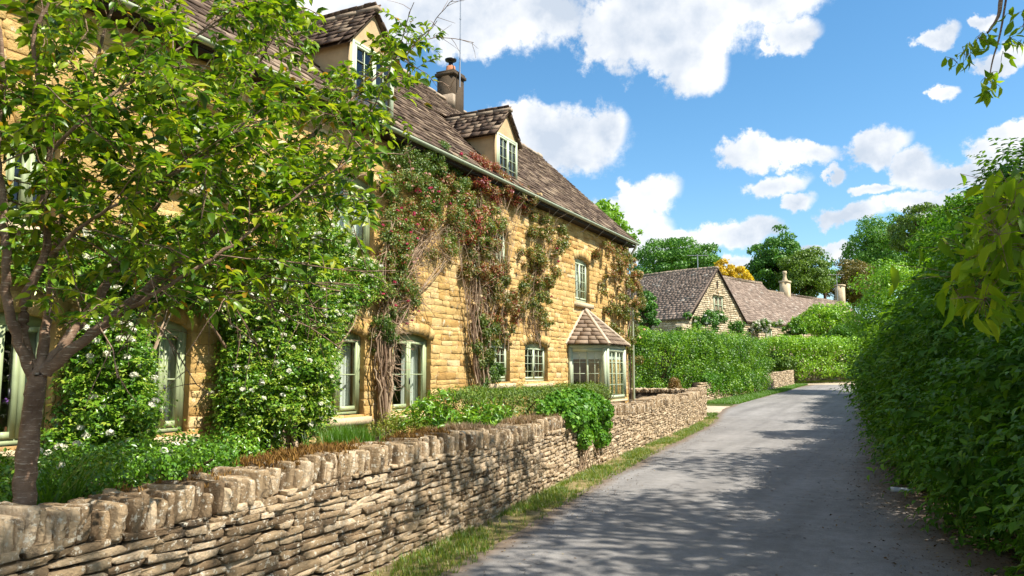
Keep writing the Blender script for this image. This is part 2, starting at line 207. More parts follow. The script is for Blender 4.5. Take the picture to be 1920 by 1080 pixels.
# ------------------------------------------------------------------ mesh helpers
def unit(a): return a/np.maximum(np.linalg.norm(a, axis=-1, keepdims=True), 1e-9)
class MB:
    def __init__(s): s.V = []; s.Q = []; s.T = []; s.tone = []; s.n = 0
    def add(s, V, Fc, tone=.5):
        V = np.asarray(V, float).reshape(-1, 3); Fc = np.asarray(Fc, int)
        (s.T if Fc.shape[1] == 3 else s.Q).append(Fc+s.n); s.V.append(V)
        s.tone.append(np.broadcast_to(np.asarray(tone, float), (len(V),)).copy()); s.n += len(V)
    def inst(s, T, Fc, Ms, C, tone):
        k = len(T); n = len(C)
        if n == 0: return
        V = np.einsum('nij,kj->nki', Ms, T)+C[:, None]
        FF = (np.asarray(Fc)[None]+(np.arange(n)*k)[:, None, None]).reshape(-1, np.asarray(Fc).shape[1])
        s.add(V.reshape(-1, 3), FF, np.repeat(np.broadcast_to(tone, (n,)), k))
    def box(s, x0, x1, y0, y1, z0, z1, tone=.5):
        V = [(x, y, z) for x in (x0, x1) for y in (y0, y1) for z in (z0, z1)]
        s.add(V, [(0, 1, 3, 2), (4, 6, 7, 5), (0, 4, 5, 1), (2, 3, 7, 6), (0, 2, 6, 4), (1, 5, 7, 3)], tone)
    def hexa(s, P, tone=.5):      # 8 points: bottom ring 4, top ring 4
        s.add(P, [(0, 3, 2, 1), (4, 5, 6, 7), (0, 1, 5, 4), (1, 2, 6, 5), (2, 3, 7, 6), (3, 0, 4, 7)], tone)
    def bar(s, a, b, w, h, up=(0, 0, 1), tone=.5):
        a = np.array(a, float); b = np.array(b, float); d = unit(b-a); u = np.array(up, float); sd_ = unit(np.cross(d, u)); u = np.cross(sd_, d)
        P = [p+sd_*w/2*i+u*h/2*j for p in (a, b) for i, j in ((-1, -1), (1, -1), (1, 1), (-1, 1))]
        s.hexa(P, tone)
    def tube(s, P, r, sides=6, tone=.5, cap=True):
        P = np.asarray(P, float); k = len(P); r = np.broadcast_to(np.asarray(r, float), (k,))
        d = np.gradient(P, axis=0); d = unit(d); ref = np.array([0, 0, 1.]) if abs(d[0][2]) < .9 else np.array([1., 0, 0])
        a = unit(np.cross(d, ref)); b = np.cross(d, a); th = np.arange(sides)/sides*2*math.pi
        V = P[:, None]+r[:, None, None]*(np.cos(th)[None, :, None]*a[:, None]+np.sin(th)[None, :, None]*b[:, None])
        Fc = [(i*sides+j, i*sides+(j+1) % sides, (i+1)*sides+(j+1) % sides, (i+1)*sides+j) for i in range(k-1) for j in range(sides)]
        s.add(V.reshape(-1, 3), Fc, tone)
        if cap and sides >= 6:
            for e, o in ((0, 0), (k-1, (k-1)*sides)):
                s.add(np.vstack([P[e], V[e]]), [(0, 1+j, 1+(j+1) % sides) for j in range(sides)], tone)
    def lathe(s, prof, c, sides=16, tone=.5):
        th = np.arange(sides)/sides*2*math.pi; c = np.array(c)
        V = [(c[0]+r*math.cos(t), c[1]+r*math.sin(t), c[2]+z) for r, z in prof for t in th]; k = len(prof)
        s.add(V, [(i*sides+j, i*sides+(j+1) % sides, (i+1)*sides+(j+1) % sides, (i+1)*sides+j) for i in range(k-1) for j in range(sides)], tone)
    def build(s, name, mat, parent=None, smooth=False):
        me = bpy.data.meshes.new(name); V = np.vstack(s.V).astype(np.float32)
        Q = np.vstack(s.Q) if s.Q else np.zeros((0, 4), int); T = np.vstack(s.T) if s.T else np.zeros((0, 3), int)
        me.vertices.add(len(V)); me.vertices.foreach_set('co', V.ravel()); me.loops.add(Q.size+T.size); me.polygons.add(len(Q)+len(T))
        me.loops.foreach_set('vertex_index', np.concatenate([Q.ravel(), T.ravel()]).astype(np.int32))
        st = np.concatenate([np.arange(len(Q))*4, Q.size+np.arange(len(T))*3]).astype(np.int32); me.polygons.foreach_set('loop_start', st)
        a = me.attributes.new('tone', 'FLOAT', 'POINT'); a.data.foreach_set('value', np.concatenate(s.tone).astype(np.float32))
        if smooth: me.polygons.foreach_set('use_smooth', np.ones(len(me.polygons), bool))
        me.update(calc_edges=True); me.materials.append(M[mat] if isinstance(mat, str) else mat)
        o = bpy.data.objects.new(name, me); COL.objects.link(o)
        if parent is not None: o.parent = parent
        return o
def tag(o, label=None, cat=None, group=None, kind=None):
    for k, v in (('label', label), ('category', cat), ('group', group), ('kind', kind)):
        if v: o[k] = v
    return o
def thing(name, label, cat, loc=(0, 0, 0), group=None):
    # parts are authored in world coordinates; base() moves the Empty to the thing's foot afterwards
    o = bpy.data.objects.new(name, None); COL.objects.link(o); o.empty_display_size = .3; tag(o, label, cat, group); BASES.append((o, tuple(float(x) for x in loc))); return o
BASES = []
def settle():
    for o, loc in BASES:
        o.location = loc
        for ch in o.children: ch.matrix_parent_inverse = Matrix.Translation(Vector(loc)).inverted()

def cube_t(a, b, c, p=4.0, bev=None):       # rounded block template, welded
    V = {}; Fc = []
    def gl(m): return np.linspace(-1, 1, m+1) if not bev else np.concatenate([[-1], np.linspace(-bev, bev, m-1), [1]])
    gr = [gl(a), gl(b), gl(c)]
    def vid(q):
        k = tuple(np.round(q, 5)); return V.setdefault(k, len(V))
    n = (a, b, c)
    for ax in range(3):
        u, v = (ax+1) % 3, (ax+2) % 3
        for sgn in (-1, 1):
            for i in range(n[u]):
                for j in range(n[v]):
                    qs = []
                    for di, dj in ((0, 0), (1, 0), (1, 1), (0, 1)):
                        q = np.zeros(3); q[ax] = sgn; q[u] = gr[u][i+di]; q[v] = gr[v][j+dj]; qs.append(vid(q))
                    Fc.append(qs if sgn > 0 else qs[::-1])
    T = np.array(list(V.keys())); nr = (np.abs(T)**p).sum(1)**(1/p); return T/nr[:, None], np.array(Fc)
def blocks(mb, tmpl, C, Ms, tone, jit=.08, sm=None):
    T, Fc = tmpl; n, k = len(C), len(T)
    if not n: return
    TT = T[None]*(1+rng.normal(0, jit, (n, k, 1)))+rng.normal(0, jit*.45, (n, k, 3))
    if jit > .03: g1, g2 = rng.normal(0, .16, (2, n, 1)); TT[:, :, 2] *= 1+g1*TT[:, :, 0]; TT[:, :, 0] *= 1+g2*TT[:, :, 2]
    V = np.einsum('nij,nkj->nki', Ms, TT)+C[:, None]
    FF = (Fc[None]+(np.arange(n)*k)[:, None, None]).reshape(-1, 4); mb.add(V.reshape(-1, 3), FF, np.repeat(tone, k))
# leaf templates: x = width, y = length, z = normal
LEAF4 = (np.array([[0, 0, 0], [-.5, .45, .06], [.5, .45, .06], [0, 1, -.12]]), np.array([[0, 1, 3], [0, 3, 2]]))
LEAF8 = (np.array([[0, 0, 0], [-.42, .28, .10], [.42, .28, .10], [0, .33, 0], [-.40, .62, .05], [.40, .62, .05], [0, .68, -.05], [0, 1, -.22]]), np.array([[0, 1, 3], [0, 3, 2], [1, 4, 6], [1, 6, 3], [3, 6, 2], [2, 6, 5], [4, 7, 6], [6, 7, 5]]))
BLADE = (np.array([[-.5, 0, 0], [.5, 0, 0], [-.35, .5, .08], [.35, .5, .08], [0, 1, .38]]), np.array([[0, 1, 2], [1, 3, 2], [2, 3, 4]]))
def frames(nrm, axis, Ls, Ws):
    nrm = unit(nrm); axis = unit(axis-nrm*(axis*nrm).sum(1, keepdims=True)); s_ = np.cross(axis, nrm)
    return np.stack([s_*Ws[:, None], axis*Ls[:, None], nrm*Ls[:, None]], axis=2)
def put_leaves(mb, P, nrm, Ln, Wd, tone, tmpl=LEAF4, droop=.3, jit=.5, lv=.25):
    n = len(P); nn = unit(unit(nrm)+rng.normal(0, jit, (n, 3))+[0, 0, .15]); ax = rng.normal(0, 1, (n, 3))+unit(nrm)*.5-[0, 0, droop]
    Ls = Ln*(1+rng.normal(0, lv, n)).clip(.4, 1.7); mb.inst(*tmpl, frames(nn, ax, Ls, Ls*Wd/Ln), P, tone)
def sph(n): return unit(rng.normal(0, 1, (n, 3)))
def clumps(mb, C, R, n, Ln, Wd, out=None, t=(.5, .18), tv=.12, tmpl=LEAF4, droop=.3, flat=1.0, shell=.35, jit=.5, cut=-.25):
    C = np.asarray(C, float); R = np.broadcast_to(np.asarray(R, float), (len(C),)); pr = R**2/np.sum(R**2)
    ct = rng.normal(t[0], tv, len(C)); m = int(n*1.6) if out is not None else n
    i = rng.choice(len(C), m, p=pr); d = sph(m)
    if out is not None:
        o = np.broadcast_to(np.asarray(out, float), (len(C), 3))[i]; k = (d*o).sum(1) > cut; i, d = i[k][:n], d[k][:n]
    s_ = R[i][:, None]*(1-shell*rng.random((len(i), 1))**1.3); P = C[i]+d*s_*[1, 1, flat]
    put_leaves(mb, P, d, Ln, Wd, (ct[i]+rng.normal(0, t[1], len(i))).clip(0, 1), tmpl, droop, jit); return P
def sprigs(mb, P, D, l, k, Ln, Wd, t=(.5, .2), tmpl=LEAF4, sag=.35):      # leafy shoots: pairs of leaves along each
    n = len(P)
    if not n: return
    D = unit(D); ll = l*rng.uniform(.5, 1.3, n); sd_ = unit(np.cross(D, rng.normal(0, 1, (n, 3)))); tn0 = rng.normal(t[0], t[1]*.7, n)
    for j in range(k):
        u = (j+1)/k; q = P+D*(ll*u)[:, None]; q[:, 2] -= ll*u*u*sag; sg = 1 if j % 2 else -1; ang = (j//2)*1.3; s2 = sd_*math.cos(ang)+np.cross(D, sd_)*math.sin(ang)
        ax = D*.55+s2*sg*(.9 if j < k-1 else .1)+rng.normal(0, .22, (n, 3))-[0, 0, .3]; nr = D*.5+[0, 0, .9]+rng.normal(0, .3, (n, 3)); Ls = Ln*rng.uniform(.6, 1.2, n)*(1.1-.35*u)
        mb.inst(*tmpl, frames(nr, ax, Ls, Ls*Wd/Ln), q, (tn0+rng.normal(0, t[1]*.6, n)+.18*u).clip(0, 1))
def flowers(mb, P, r, k, tone=(.6, .3), sz=.5):    # little clusters of petals round each point
    P = np.asarray(P, float); n = len(P)
    if not n: return
    d = sph(n*k); d[:, 2] = abs(d[:, 2])*.8; C = np.repeat(P, k, 0)+d*r*.7; s_ = np.full(n*k, r*sz*2)
    T = np.array([[-.5, -.5, 0], [.5, -.5, 0], [.5, .5, 0], [-.5, .5, 0]]); mb.inst(T, [[0, 1, 2, 3]], frames(d+rng.normal(0, .3, d.shape), rng.normal(0, 1, d.shape), s_, s_), C, rng.normal(*tone, n*k).clip(0, 1))
def blooms(parent, mat, P, r, k, tone=(.6, .3), sz=.5, cap=100):
    P = np.asarray(P, float)
    for q in P[:cap]: m_ = MB(); flowers(m_, q[None], r, k, tone, sz); m_.build('flower', mat, parent)
    if len(P) > cap: m_ = MB(); flowers(m_, P[cap:], r, k, tone, sz); m_.build('blossom', mat, parent)['kind'] = 'stuff'
def wig(a, b, k=6, amp=.05, sag=0):
    a, b = np.array(a, float), np.array(b, float); t = np.linspace(0, 1, k)[:, None]; n = rng.normal(0, amp, (k, 3)); n[0] = 0
    n = np.cumsum(n, 0)*.6; return a+(b-a)*t+n*t**.5-np.array([0, 0, sag])*np.sin(t*math.pi)
def smoothpath(P, k=4):
    P = np.asarray(P, float); o = []
    for i in range(len(P)-1):
        p0, p1, p2, p3 = P[max(i-1, 0)], P[i], P[i+1], P[min(i+2, len(P)-1)]
        for t in np.arange(k)/k: o.append(.5*((2*p1)+(p2-p0)*t+(2*p0-5*p1+4*p2-p3)*t*t+(3*p1-p0-3*p2+p3)*t**3))
    o.append(P[-1]); return np.array(o)

# ------------------------------------------------------------------ ground, road
ZY = [(-60, 0), (24, 0), (35, .22), (50, .43), (58, .68), (73, .98), (100, 2.0), (140, 3.2), (400, 8), (1500, 30)]
def zg(y): return float(np.interp(y, [a for a, _ in ZY], [b for _, b in ZY]))
ybr = sorted(set([a for a, _ in ZY]+list(np.arange(-58, 100, 2.0))))
mb = MB(); xs = [-1500, -300, -80, -30, -12, -6, 0, 6, 12, 30, 80, 300, 1500]
V = [(x, y, zg(y)) for y in ybr for x in xs]; nx = len(xs)
mb.add(V, [(j*nx+i, j*nx+i+1, (j+1)*nx+i+1, (j+1)*nx+i) for j in range(len(ybr)-1) for i in range(nx-1)]); tag(mb.build('ground', 'ground'), kind='structure')
def strip(name, Lp, Rp, mat, lift, nseg=8, wob=.05, tonef=None, step=.25):
    yl = [p[1] for p in Lp]; y0, y1 = max(Lp[0][1], Rp[0][1]), min(Lp[-1][1], Rp[-1][1]); ys = sorted(set(list(np.arange(y0, y1, step))+[y for y, _ in ZY if y0 < y < y1]+[y1]))
    mb = MB(); V = []; T = []; wl = np.convolve(rng.normal(0, wob, len(ys)+4), np.ones(5)/2.2, 'valid'); wr = np.convolve(rng.normal(0, wob, len(ys)+4), np.ones(5)/2.2, 'valid')
    for j, y in enumerate(ys):
        xl = np.interp(y, yl, [p[0] for p in Lp])+wl[j]; xr = np.interp(y, [p[1] for p in Rp], [p[0] for p in Rp])+wr[j]
        for i in range(nseg+1):
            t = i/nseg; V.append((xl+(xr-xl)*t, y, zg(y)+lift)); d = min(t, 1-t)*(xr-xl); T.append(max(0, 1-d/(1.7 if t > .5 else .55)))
    n = nseg+1; mb.add(V, [(j*n+i, j*n+i+1, (j+1)*n+i+1, (j+1)*n+i) for j in range(len(ys)-1) for i in range(nseg)], T if tonef is None else .5)
    return tag(mb.build(name, mat), kind='structure')
WALLP = [(-3.75, -1.5), (-3.87, 2.2), (-4.02, 4.96), (-4.24, 7.5), (-4.98, 12.8), (-5.60, 20), (-6.35, 27.3)]
ROADL = [(-3.2, -20), (-3.3, 2), (-3.42, 5.25), (-4.2, 10.75), (-5.05, 18.5), (-5.75, 25.9), (-6.7, 31.4), (-7.0, 38), (-7.0, 46), (-6.9, 54), (-6.4, 60), (-3, 63.5), (4, 66), (20, 68.5), (60, 70)]
ROADR = [(1.6, -20), (1.5, 3), (1.0, 7), (.6, 9), (.1, 11.5), (-.75, 25.6), (-1.5, 36), (-2.2, 46), (-1.9, 50), (0, 54), (5, 58), (20, 62), (60, 64)]
strip('road', ROADL[:11], ROADR[:9]+[(-1.0, 52), (3, 56), (8, 58.6), (16, 60)], 'asphalt', .008, 10, .035)
strip('verge', [(x-.05, y) for x, y in WALLP], [(x+.15, y) for x, y in ROADL if y < 27][:6]+[(-5.9, 27.3)], 'verge', .004, 3, .02, 1)
strip('shoulder', [(x-.05, y) for x, y in ROADR[:8]], [(x+3.5, y) for x, y in ROADR[:8]], 'dirt', .004, 3, .02, 1)
strip('gravel_drive', [(-16, 29.0), (-16, 33.6)], [(-6.3, 29.0), (-6.85, 33.6)], 'gravel', .004, 6, .05, 1)
mb = MB(); P = [(-6.4, 59.2), (-2, 60), (6, 62), (20, 64), (20, 73), (-9, 73)]
V = []; ys = [59.5, 61, 63, 66, 70, 73]
for y in ys:
    for x in np.linspace(-8.5, 14, 8): V.append((x+rng.normal(0, .1), y, zg(y)+(.012 if y > 60 else .002)))
mb.add(V, [(j*8+i, j*8+i+1, (j+1)*8+i+1, (j+1)*8+i) for j in range(5) for i in range(7)]); tag(mb.build('gravel', 'gravel'), kind='structure')
# raised garden bed behind the roadside wall
ZB = .66
mb = MB(); ys = np.arange(-1.5, 27.31, .6); wx = np.interp(ys, [p[1] for p in WALLP], [p[0] for p in WALLP])-.3
V = []; nn = 6
for y, x in zip(ys, wx):
    for i in range(nn+1): V.append((x+(-14-x if y > 22.6 else -7.6-x)*i/nn, y, ZB+rng.normal(0, .015)))
n = nn+1; mb.add(V, [(j*n+i, j*n+i+1, (j+1)*n+i+1, (j+1)*n+i) for j in range(len(ys)-1) for i in range(nn)])
tag(mb.build('garden_soil', 'bed'), kind='structure')
# ------------------------------------------------------------------ dry stone walls
ST = cube_t(5, 3, 4, 12, .86); STF = cube_t(3, 2, 2, 9); CO = cube_t(4, 5, 6, 9, .84)
def drystone(name, label, pts, h, thick, cope, ch, sl, zf=zg, seed=1, tmpl=ST, leftface=False, coping=True, hf=lambda s: 0, mat='wallstone'):
    t_ = thing(name, label, 'wall', (*pts[0], zf(pts[0][1])))
    P = np.array(pts, float); seg = np.linalg.norm(np.diff(P, axis=0), axis=1); S = np.concatenate([[0], np.cumsum(seg)]); tot = S[-1]
    def pos(s): return np.array([np.interp(s, S, P[:, 0]), np.interp(s, S, P[:, 1])])
    def tan(s): d = pos(min(s+.2, tot))-pos(max(s-.2, 0)); return d/np.linalg.norm(d)
    mb = MB(); C = []; Ms = []; tn = []
    for side in ((1, -1) if leftface else (1,)):
        z = -.03
        while z < h+.05:
            c = rng.uniform(*ch); s = rng.uniform(-.2, 0)
            while s < tot:
                fl = 1+.5*(s < 8) if name == 'roadside_wall' else 1
                l = rng.uniform(*sl)*fl
                if rng.random() < .2: l *= .55
                sc = min(max(s+l/2, 0), tot); p = pos(sc); d = tan(sc); nrm = np.array([d[1], -d[0]])*side; zc = z+c/2
                if zc < h+hf(sc):
                    off = rng.normal(0, .009)-.07-(0 if side > 0 else 0); base = p if side > 0 else p-np.array([d[1], -d[0]])*thick
                    q = base+nrm*off; C.append((q[0], q[1], zf(p[1])+zc+rng.normal(0, .003)+.012*math.sin(sc*1.7+z*9)))
                    a = rng.normal(0, .03); X = np.array([d[0], d[1], math.tan(a)]); X /= np.linalg.norm(X); Nn = np.array([nrm[0], nrm[1], rng.normal(0, .06)]); Z = np.cross(X, Nn)*side*-1; Z = np.array([0, 0, 1.]) if True else Z
                    Ms.append(np.stack([X*(l*.5*.965), Nn*.085, Z*(c*.5*rng.uniform(.84, 1.04))], axis=1)); tn.append(rng.random())
                s += l
            z += c
    blocks(mb, tmpl, np.array(C), np.array(Ms), np.array(tn), .045); mb.build('stonework', mat, t_)
    mb = MB(); k = max(2, int(tot/.5)); ss = np.linspace(0, tot, k); V = []
    for s in ss:
        p = pos(s); d = tan(s); nrm = np.array([d[1], -d[0]]); a = p-nrm*.05; b = p-nrm*(thick-.02); z0 = zf(p[1])-.1; z1 = zf(p[1])+h+hf(s)-.01
        V += [(a[0], a[1], z0), (a[0], a[1], z1), (b[0], b[1], z1), (b[0], b[1], z0)]
    Fq = [(j*4+i, j*4+(i+1) % 4, (j+1)*4+(i+1) % 4, (j+1)*4+i) for j in range(k-1) for i in range(4)]+[(0, 3, 2, 1), ((k-1)*4, (k-1)*4+1, (k-1)*4+2, (k-1)*4+3)]
    mb.add(V, Fq); mb.build('core', 'core', t_)
    if coping:
        mb = MB(); C = []; Ms = []; tn = []; s = 0
        while s < tot:
            w = rng.choice([rng.uniform(.03, .05), rng.uniform(.045, .072)])*(1.1 if s < 6 and name == 'roadside_wall' else .85); hh = cope*rng.uniform(.78, 1.16); p = pos(s+w/2); d = tan(s); nrm = np.array([d[1], -d[0]])
            q = p-nrm*(thick/2+rng.normal(0, .020)); ln = rng.normal(.10, .08)
            X = np.array([d[0], d[1], 0]); Z = np.array([d[0]*ln, d[1]*ln, 1.]); Y = np.array([nrm[0], nrm[1], rng.normal(0, .05)])
            C.append((q[0], q[1], zf(p[1])+h+hf(s)+hh/2-.025)); Ms.append(np.stack([X*w*.475, Y*(thick/2+.01)*rng.uniform(.85, 1.08), Z*hh/2], axis=1)); tn.append(rng.random()); s += w
        blocks(mb, CO, np.array(C), np.array(Ms), np.array(tn), .029); mb.build('coping', mat, t_)
    return t_, pos, tan
hf1 = lambda s: .035*math.sin(s*.9+1)+.02*math.sin(s*2.3)
w1, wpos, wtan = drystone('roadside_wall', 'long dry stone wall with upright coping stones between the lane and the honey stone house', WALLP, .80, .42, .20, (.035, .07), (.10, .30), hf=hf1)
drystone('garden_wall', 'short dry stone wall under the clipped hedge just past the gravel drive', [(-8.35, 34.9), (-7.95, 49.6)], .95, .4, .1, (.06, .1), (.15, .4), tmpl=STF, coping=False)
drystone('garden_wall', 'end piece of dry stone wall right of the timber post by the lane bend', [(-7.9, 50.3), (-7.3, 58.2)], 1.08, .4, .1, (.06, .1), (.15, .4), tmpl=STF, coping=False)
drystone('garden_wall', 'low distant stone wall under the far hedge across the lane bend', [world(20.5, 60)[:2], world(29.5, 67)[:2]], .75, .4, .1, (.07, .12), (.2, .5), tmpl=STF, coping=False)
drystone('return_wall', 'shadowed stone wall at the end of the first garden behind the roadside wall', [(-6.5, 27.5), (-14, 27.7)], .85, .4, .15, (.06, .1), (.15, .4), tmpl=STF, coping=True)
mb = MB(); p = at(1432, 735, 49.6); mb.bar((p[0], p[1], zg(p[1])-.1), (p[0]+.02, p[1], zg(p[1])+1.3), .14, .14, (1, 0, 0)); mb.bar((p[0], p[1], zg(p[1])+1.3), (p[0]+.02, p[1], zg(p[1])+1.34), .17, .17, (1, 0, 0))
tag(mb.build('gate_post', 'darkwood'), 'dark timber post standing between two stretches of garden wall', 'post')

# ------------------------------------------------------------------ the big house
HY0, HY1 = -3.0, 22.4; EZ = 5.55; RX, RZ = -10.5, 8.72
house = thing('stone_house', 'long honey coloured limestone house with stone slate roof and sage green windows', 'house', (FX, 10, ZB))
def yz(x0, x1, y0, y1, xm=None):          # photo box -> facade rectangle
    xm = xm or (x0+x1)/2; return fac(x0, (y0+y1)/2)[1], fac(x1, (y0+y1)/2)[1], fac(xm, y1)[2], fac(xm, y0)[2]
# (Y0, Y1, Z0, Z1, arch rise, columns, rows, leaded)
WD = {}
WD['W1'] = (*yz(-60, 98, 585, 835, 50),)
WD['W2'] = (*yz(270, 356, 600, 812, 320),)
WD['W3'] = (*yz(596, 683, 618, 779, 650),)
WD['W4'] = (*yz(736, 807, 625, 772, 770),)
WD['W5'] = (*yz(912, 956, 637, 716, 935),)
WD['W6'] = (*yz(984, 1027, 642, 716, 1005),)
WD['U1'] = (*yz(624, 702, 335, 482, 690),)
WD['U2'] = (*yz(922, 953, 425, 540, 938),)
WD['U3'] = (*yz(1078, 1105, 484, 566, 1091),)
WD['U0'] = (*yz(330, 420, 195, 350, 380),)
WD['UM'] = (*yz(10, 110, 240, 420, 60),)
print({k: [round(float(q), 2) for q in v] for k, v in WD.items()})
bayY0, bayY1 = 17.75, 19.95
opens = [(*v, .09) for v in WD.values()]+[(bayY0+.12, bayY1-.12, .75, 2.28, 0)]
openb = opens
# backing sheet and reveals
mb = MB(); yb = sorted(set([HY0, HY1]+[v for o in opens for v in o[:2]])); zb = sorted(set([.0, EZ+.05]+[v for o in opens for v in o[2:4]]))
for ya, y2 in zip(yb, yb[1:]):
    for za, z2 in zip(zb, zb[1:]):
        ym, zm = (ya+y2)/2, (za+z2)/2
        if any(o[0] < ym < o[1] and o[2] < zm < o[3] for o in opens): continue
        mb.add([(FX, ya, za), (FX, y2, za), (FX, y2, z2), (FX, ya, z2)], [(0, 1, 2, 3)])
for y0, y1, z0, z1, _ in opens:
    x0, x1 = FX-.34, FX
    mb.add([(x0, y0, z0), (x1, y0, z0), (x1, y0, z1), (x0, y0, z1)], [(0, 1, 2, 3)]); mb.add([(x0, y1, z0), (x1, y1, z0), (x1, y1, z1), (x0, y1, z1)], [(3, 2, 1, 0)])
    mb.add([(x0, y0, z0), (x1, y0, z0), (x1, y1, z0), (x0, y1, z0)], [(3, 2, 1, 0)]); mb.add([(x0, y0, z1), (x1, y0, z1), (x1, y1, z1), (x0, y1, z1)], [(0, 1, 2, 3)])
mb.box(RX-3.2, FX-.01, HY1-.4, HY1, 0, EZ+.1); mb.box(RX-3.2, FX-.01, HY0, HY0+.4, 0, EZ+.1); mb.box(RX-3.3, RX-3, HY0, HY1, 0, EZ+.1)
for y in (HY1-.02, HY0+.02): mb.add([(FX, y, EZ), (RX-3.2, y, EZ), (RX, y, RZ-.1)], [(0, 1, 2)])
wallo = mb.build('wall', 'mortar', house)
# coursed stones
C = []; Ms = []; tn = []; z = .45
TS = cube_t(3, 5, 4, 14, .92)
while z < EZ+.02:
    c = rng.uniform(.075, .145); y = HY0+rng.uniform(-.2, 0)
    while y < HY1:
        l = rng.uniform(.16, .46)*(.8+c*2); iv = [(y, min(y+l, HY1))]
        for y0, y1, z0, z1, ar in opens:
            rects = [(y0, y1, z0, z1)]+([(y0-.06, y1+.06, z1-.1, z1+.2)] if ar else [])
            for a0, a1, b0, b1 in rects:
                if z+c*.75 > b0 and z+c*.25 < b1: iv = [w for s0, s1 in iv for w in ((s0, min(s1, a0)), (max(s0, a1), s1)) if w[1]-w[0] > .03]
        for s0, s1 in iv:
            pr = abs(rng.normal(.003, .006)); C.append((FX-.041+pr*.5, (s0+s1)/2, z+c/2+rng.normal(0, .005)))
            Ms.append(np.array([[.045+pr*.6, 0, 0], [0, (s1-s0)/2*1.0, rng.normal(0, .003)], [0, rng.normal(0, .006), c/2*rng.uniform(.96, 1.04)]])); tn.append(rng.beta(3, 2.6))
        y += l
    z += c
mb = MB(); blocks(mb, TS, np.array(C), np.array(Ms), np.array(tn), .016)
for y0, y1, z0, z1, ar in opens:          # arches
    if not ar: continue
    w = y1-y0; n = max(5, int(w/.13)); e = np.linspace(-.06, w+.06, n+1)
    cu = lambda q: z1-ar*((2*q/w-1)**2)
    for a, b in zip(e, e[1:]):
        ta, tb = (a/w-.5)*.16, (b/w-.5)*.16; tp = .2+rng.uniform(-.02, .03); pr = FX+.012+rng.uniform(0, .015); g = .005
        P = [(FX-.25, y0+a+g, cu(a)), (pr, y0+a+g, cu(a)), (pr, y0+b-g, cu(b)), (FX-.25, y0+b-g, cu(b)), (FX-.25, y0+a+g+ta, cu(a)+tp), (pr, y0+a+g+ta, cu(a)+tp), (pr, y0+b-g+tb, cu(b)+tp), (FX-.25, y0+b-g+tb, cu(b)+tp)]
        mb.hexa(P, rng.beta(3, 2.6))
mb.build('stonework', 'facade', wallo)
# rooms
mb = MB(); mb.box(RX-.05, RX+.05, HY0+.5, HY1-.5, .6, 5.6); mb.box(RX, FX-.33, HY0+.5, HY1-.5, .55, .68); mb.box(RX, FX-.33, HY0+.5, HY1-.5, 3.12, 3.2); mb.box(RX, FX-.33, HY0+.5, HY1-.5, 5.5, 5.53)
for y in (2.6, 6.3, 8.5, 12.4, 15.7): mb.box(RX, FX-.33, y, y+.1, .6, 5.6)
mb.build('room', 'room', house)
# windows
def window(key, nl=2, rows=2, cols=1, X=FX-.085, head=.13, mat='sage', bt=.018, sill=True, gl=True, parent=None, box=None):
    y0, y1, z0, z1 = box or WD[key]; parent = parent or house; mb = MB(); f = .065 if mat == 'sage' else .05
    mb.box(X-.06, X, y0, y0+f, z0, z1); mb.box(X-.06, X, y1-f, y1, z0, z1); mb.box(X-.061, X-.002, y0+f, y1-f, z1-head, z1); mb.box(X-.061, X-.002, y0+f, y1-f, z0, z0+.06); mb.box(X-.03, X+.035, y0+.002, y1-.002, z0-.03, z0)
    w = mb.build('window', mat, parent)
    a, b, c, d = y0+f, y1-f, z0+.06, z1-head; lw = (b-a)/nl; cs = MB(); gbs = []; s = .052 if mat == 'sage' else .036
    for i in range(nl):
        p, q = a+i*lw+.004, a+(i+1)*lw-.004; xx = X+.012
        cs.box(xx-.045, xx, p, p+s, c+.004, d-.004); cs.box(xx-.045, xx, q-s, q, c+.004, d-.004); cs.box(xx-.046, xx-.001, p+s, q-s, d-.004-s, d-.004); cs.box(xx-.046, xx-.001, p+s, q-s, c+.004, c+.004+s*1.3)
        gb = MB(); gbs.append(gb)
        for j in range(1, rows): zz = c+(d-c)*j/rows; gb.box(xx-.032, xx-.008, p+s, q-s, zz-bt/2, zz+bt/2)
        for j in range(1, cols): yy = p+(q-p)*j/cols; gb.box(xx-.030, xx-.010, yy-bt/2, yy+bt/2, c+s, d-s)
    cs.build('casement', mat, w)
    for gb in gbs:
        if gb.n: gb.build('glazing_bar', mat, w)
    g = MB(); g.add([(X-.022, a, c), (X-.022, b, c), (X-.022, b, d), (X-.022, a, d)], [(0, 1, 2, 3)]); g.build('pane', 'glass', w)
    if sill:
        sm = MB(); sm.box(X-.1, FX+.09, y0-.1, y1+.1, z0-.15, z0-.034); sm.build('sill', 'sill', w)
    h = MB(); h.box(X+.012, X+.026, (a+b)/2+.01, (a+b)/2+.03, (c+d)/2-.16, (c+d)/2-.06); h.build('handle', 'blackmetal', w)
    return w
window('W1', 3, 1); window('W2', 2, 2); window('W3', 2, 2); window('W4', 2, 2); window('W5', 2, 4, 2, mat='palesage', bt=.012); window('W6', 2, 4, 2, mat='palesage', bt=.012)
window('U1', 2, 2); window('U2', 2, 3, 2, mat='palesage', bt=.012); window('U3', 2, 4, 2, mat='palesage', bt=.012); window('U0', 2, 2); window('UM', 2, 2)
def curtain(y0, y1, z0, z1, label, x=FX-.26, mat='curtain', nf=None):
    n = int((y1-y0)/.012); ys = np.linspace(y0, y1, n); V = []
    for zz in (z0, z1):
        for y in ys: V.append((x+.025*math.sin(y*55)+.01*math.sin(y*131), y, zz))
    mb = MB(); mb.add(V, [(i, i+1, n+i+1, n+i) for i in range(n-1)]); tag(mb.build('curtain', mat, None, True), label, 'curtain', 'curtains hanging behind the house windows')
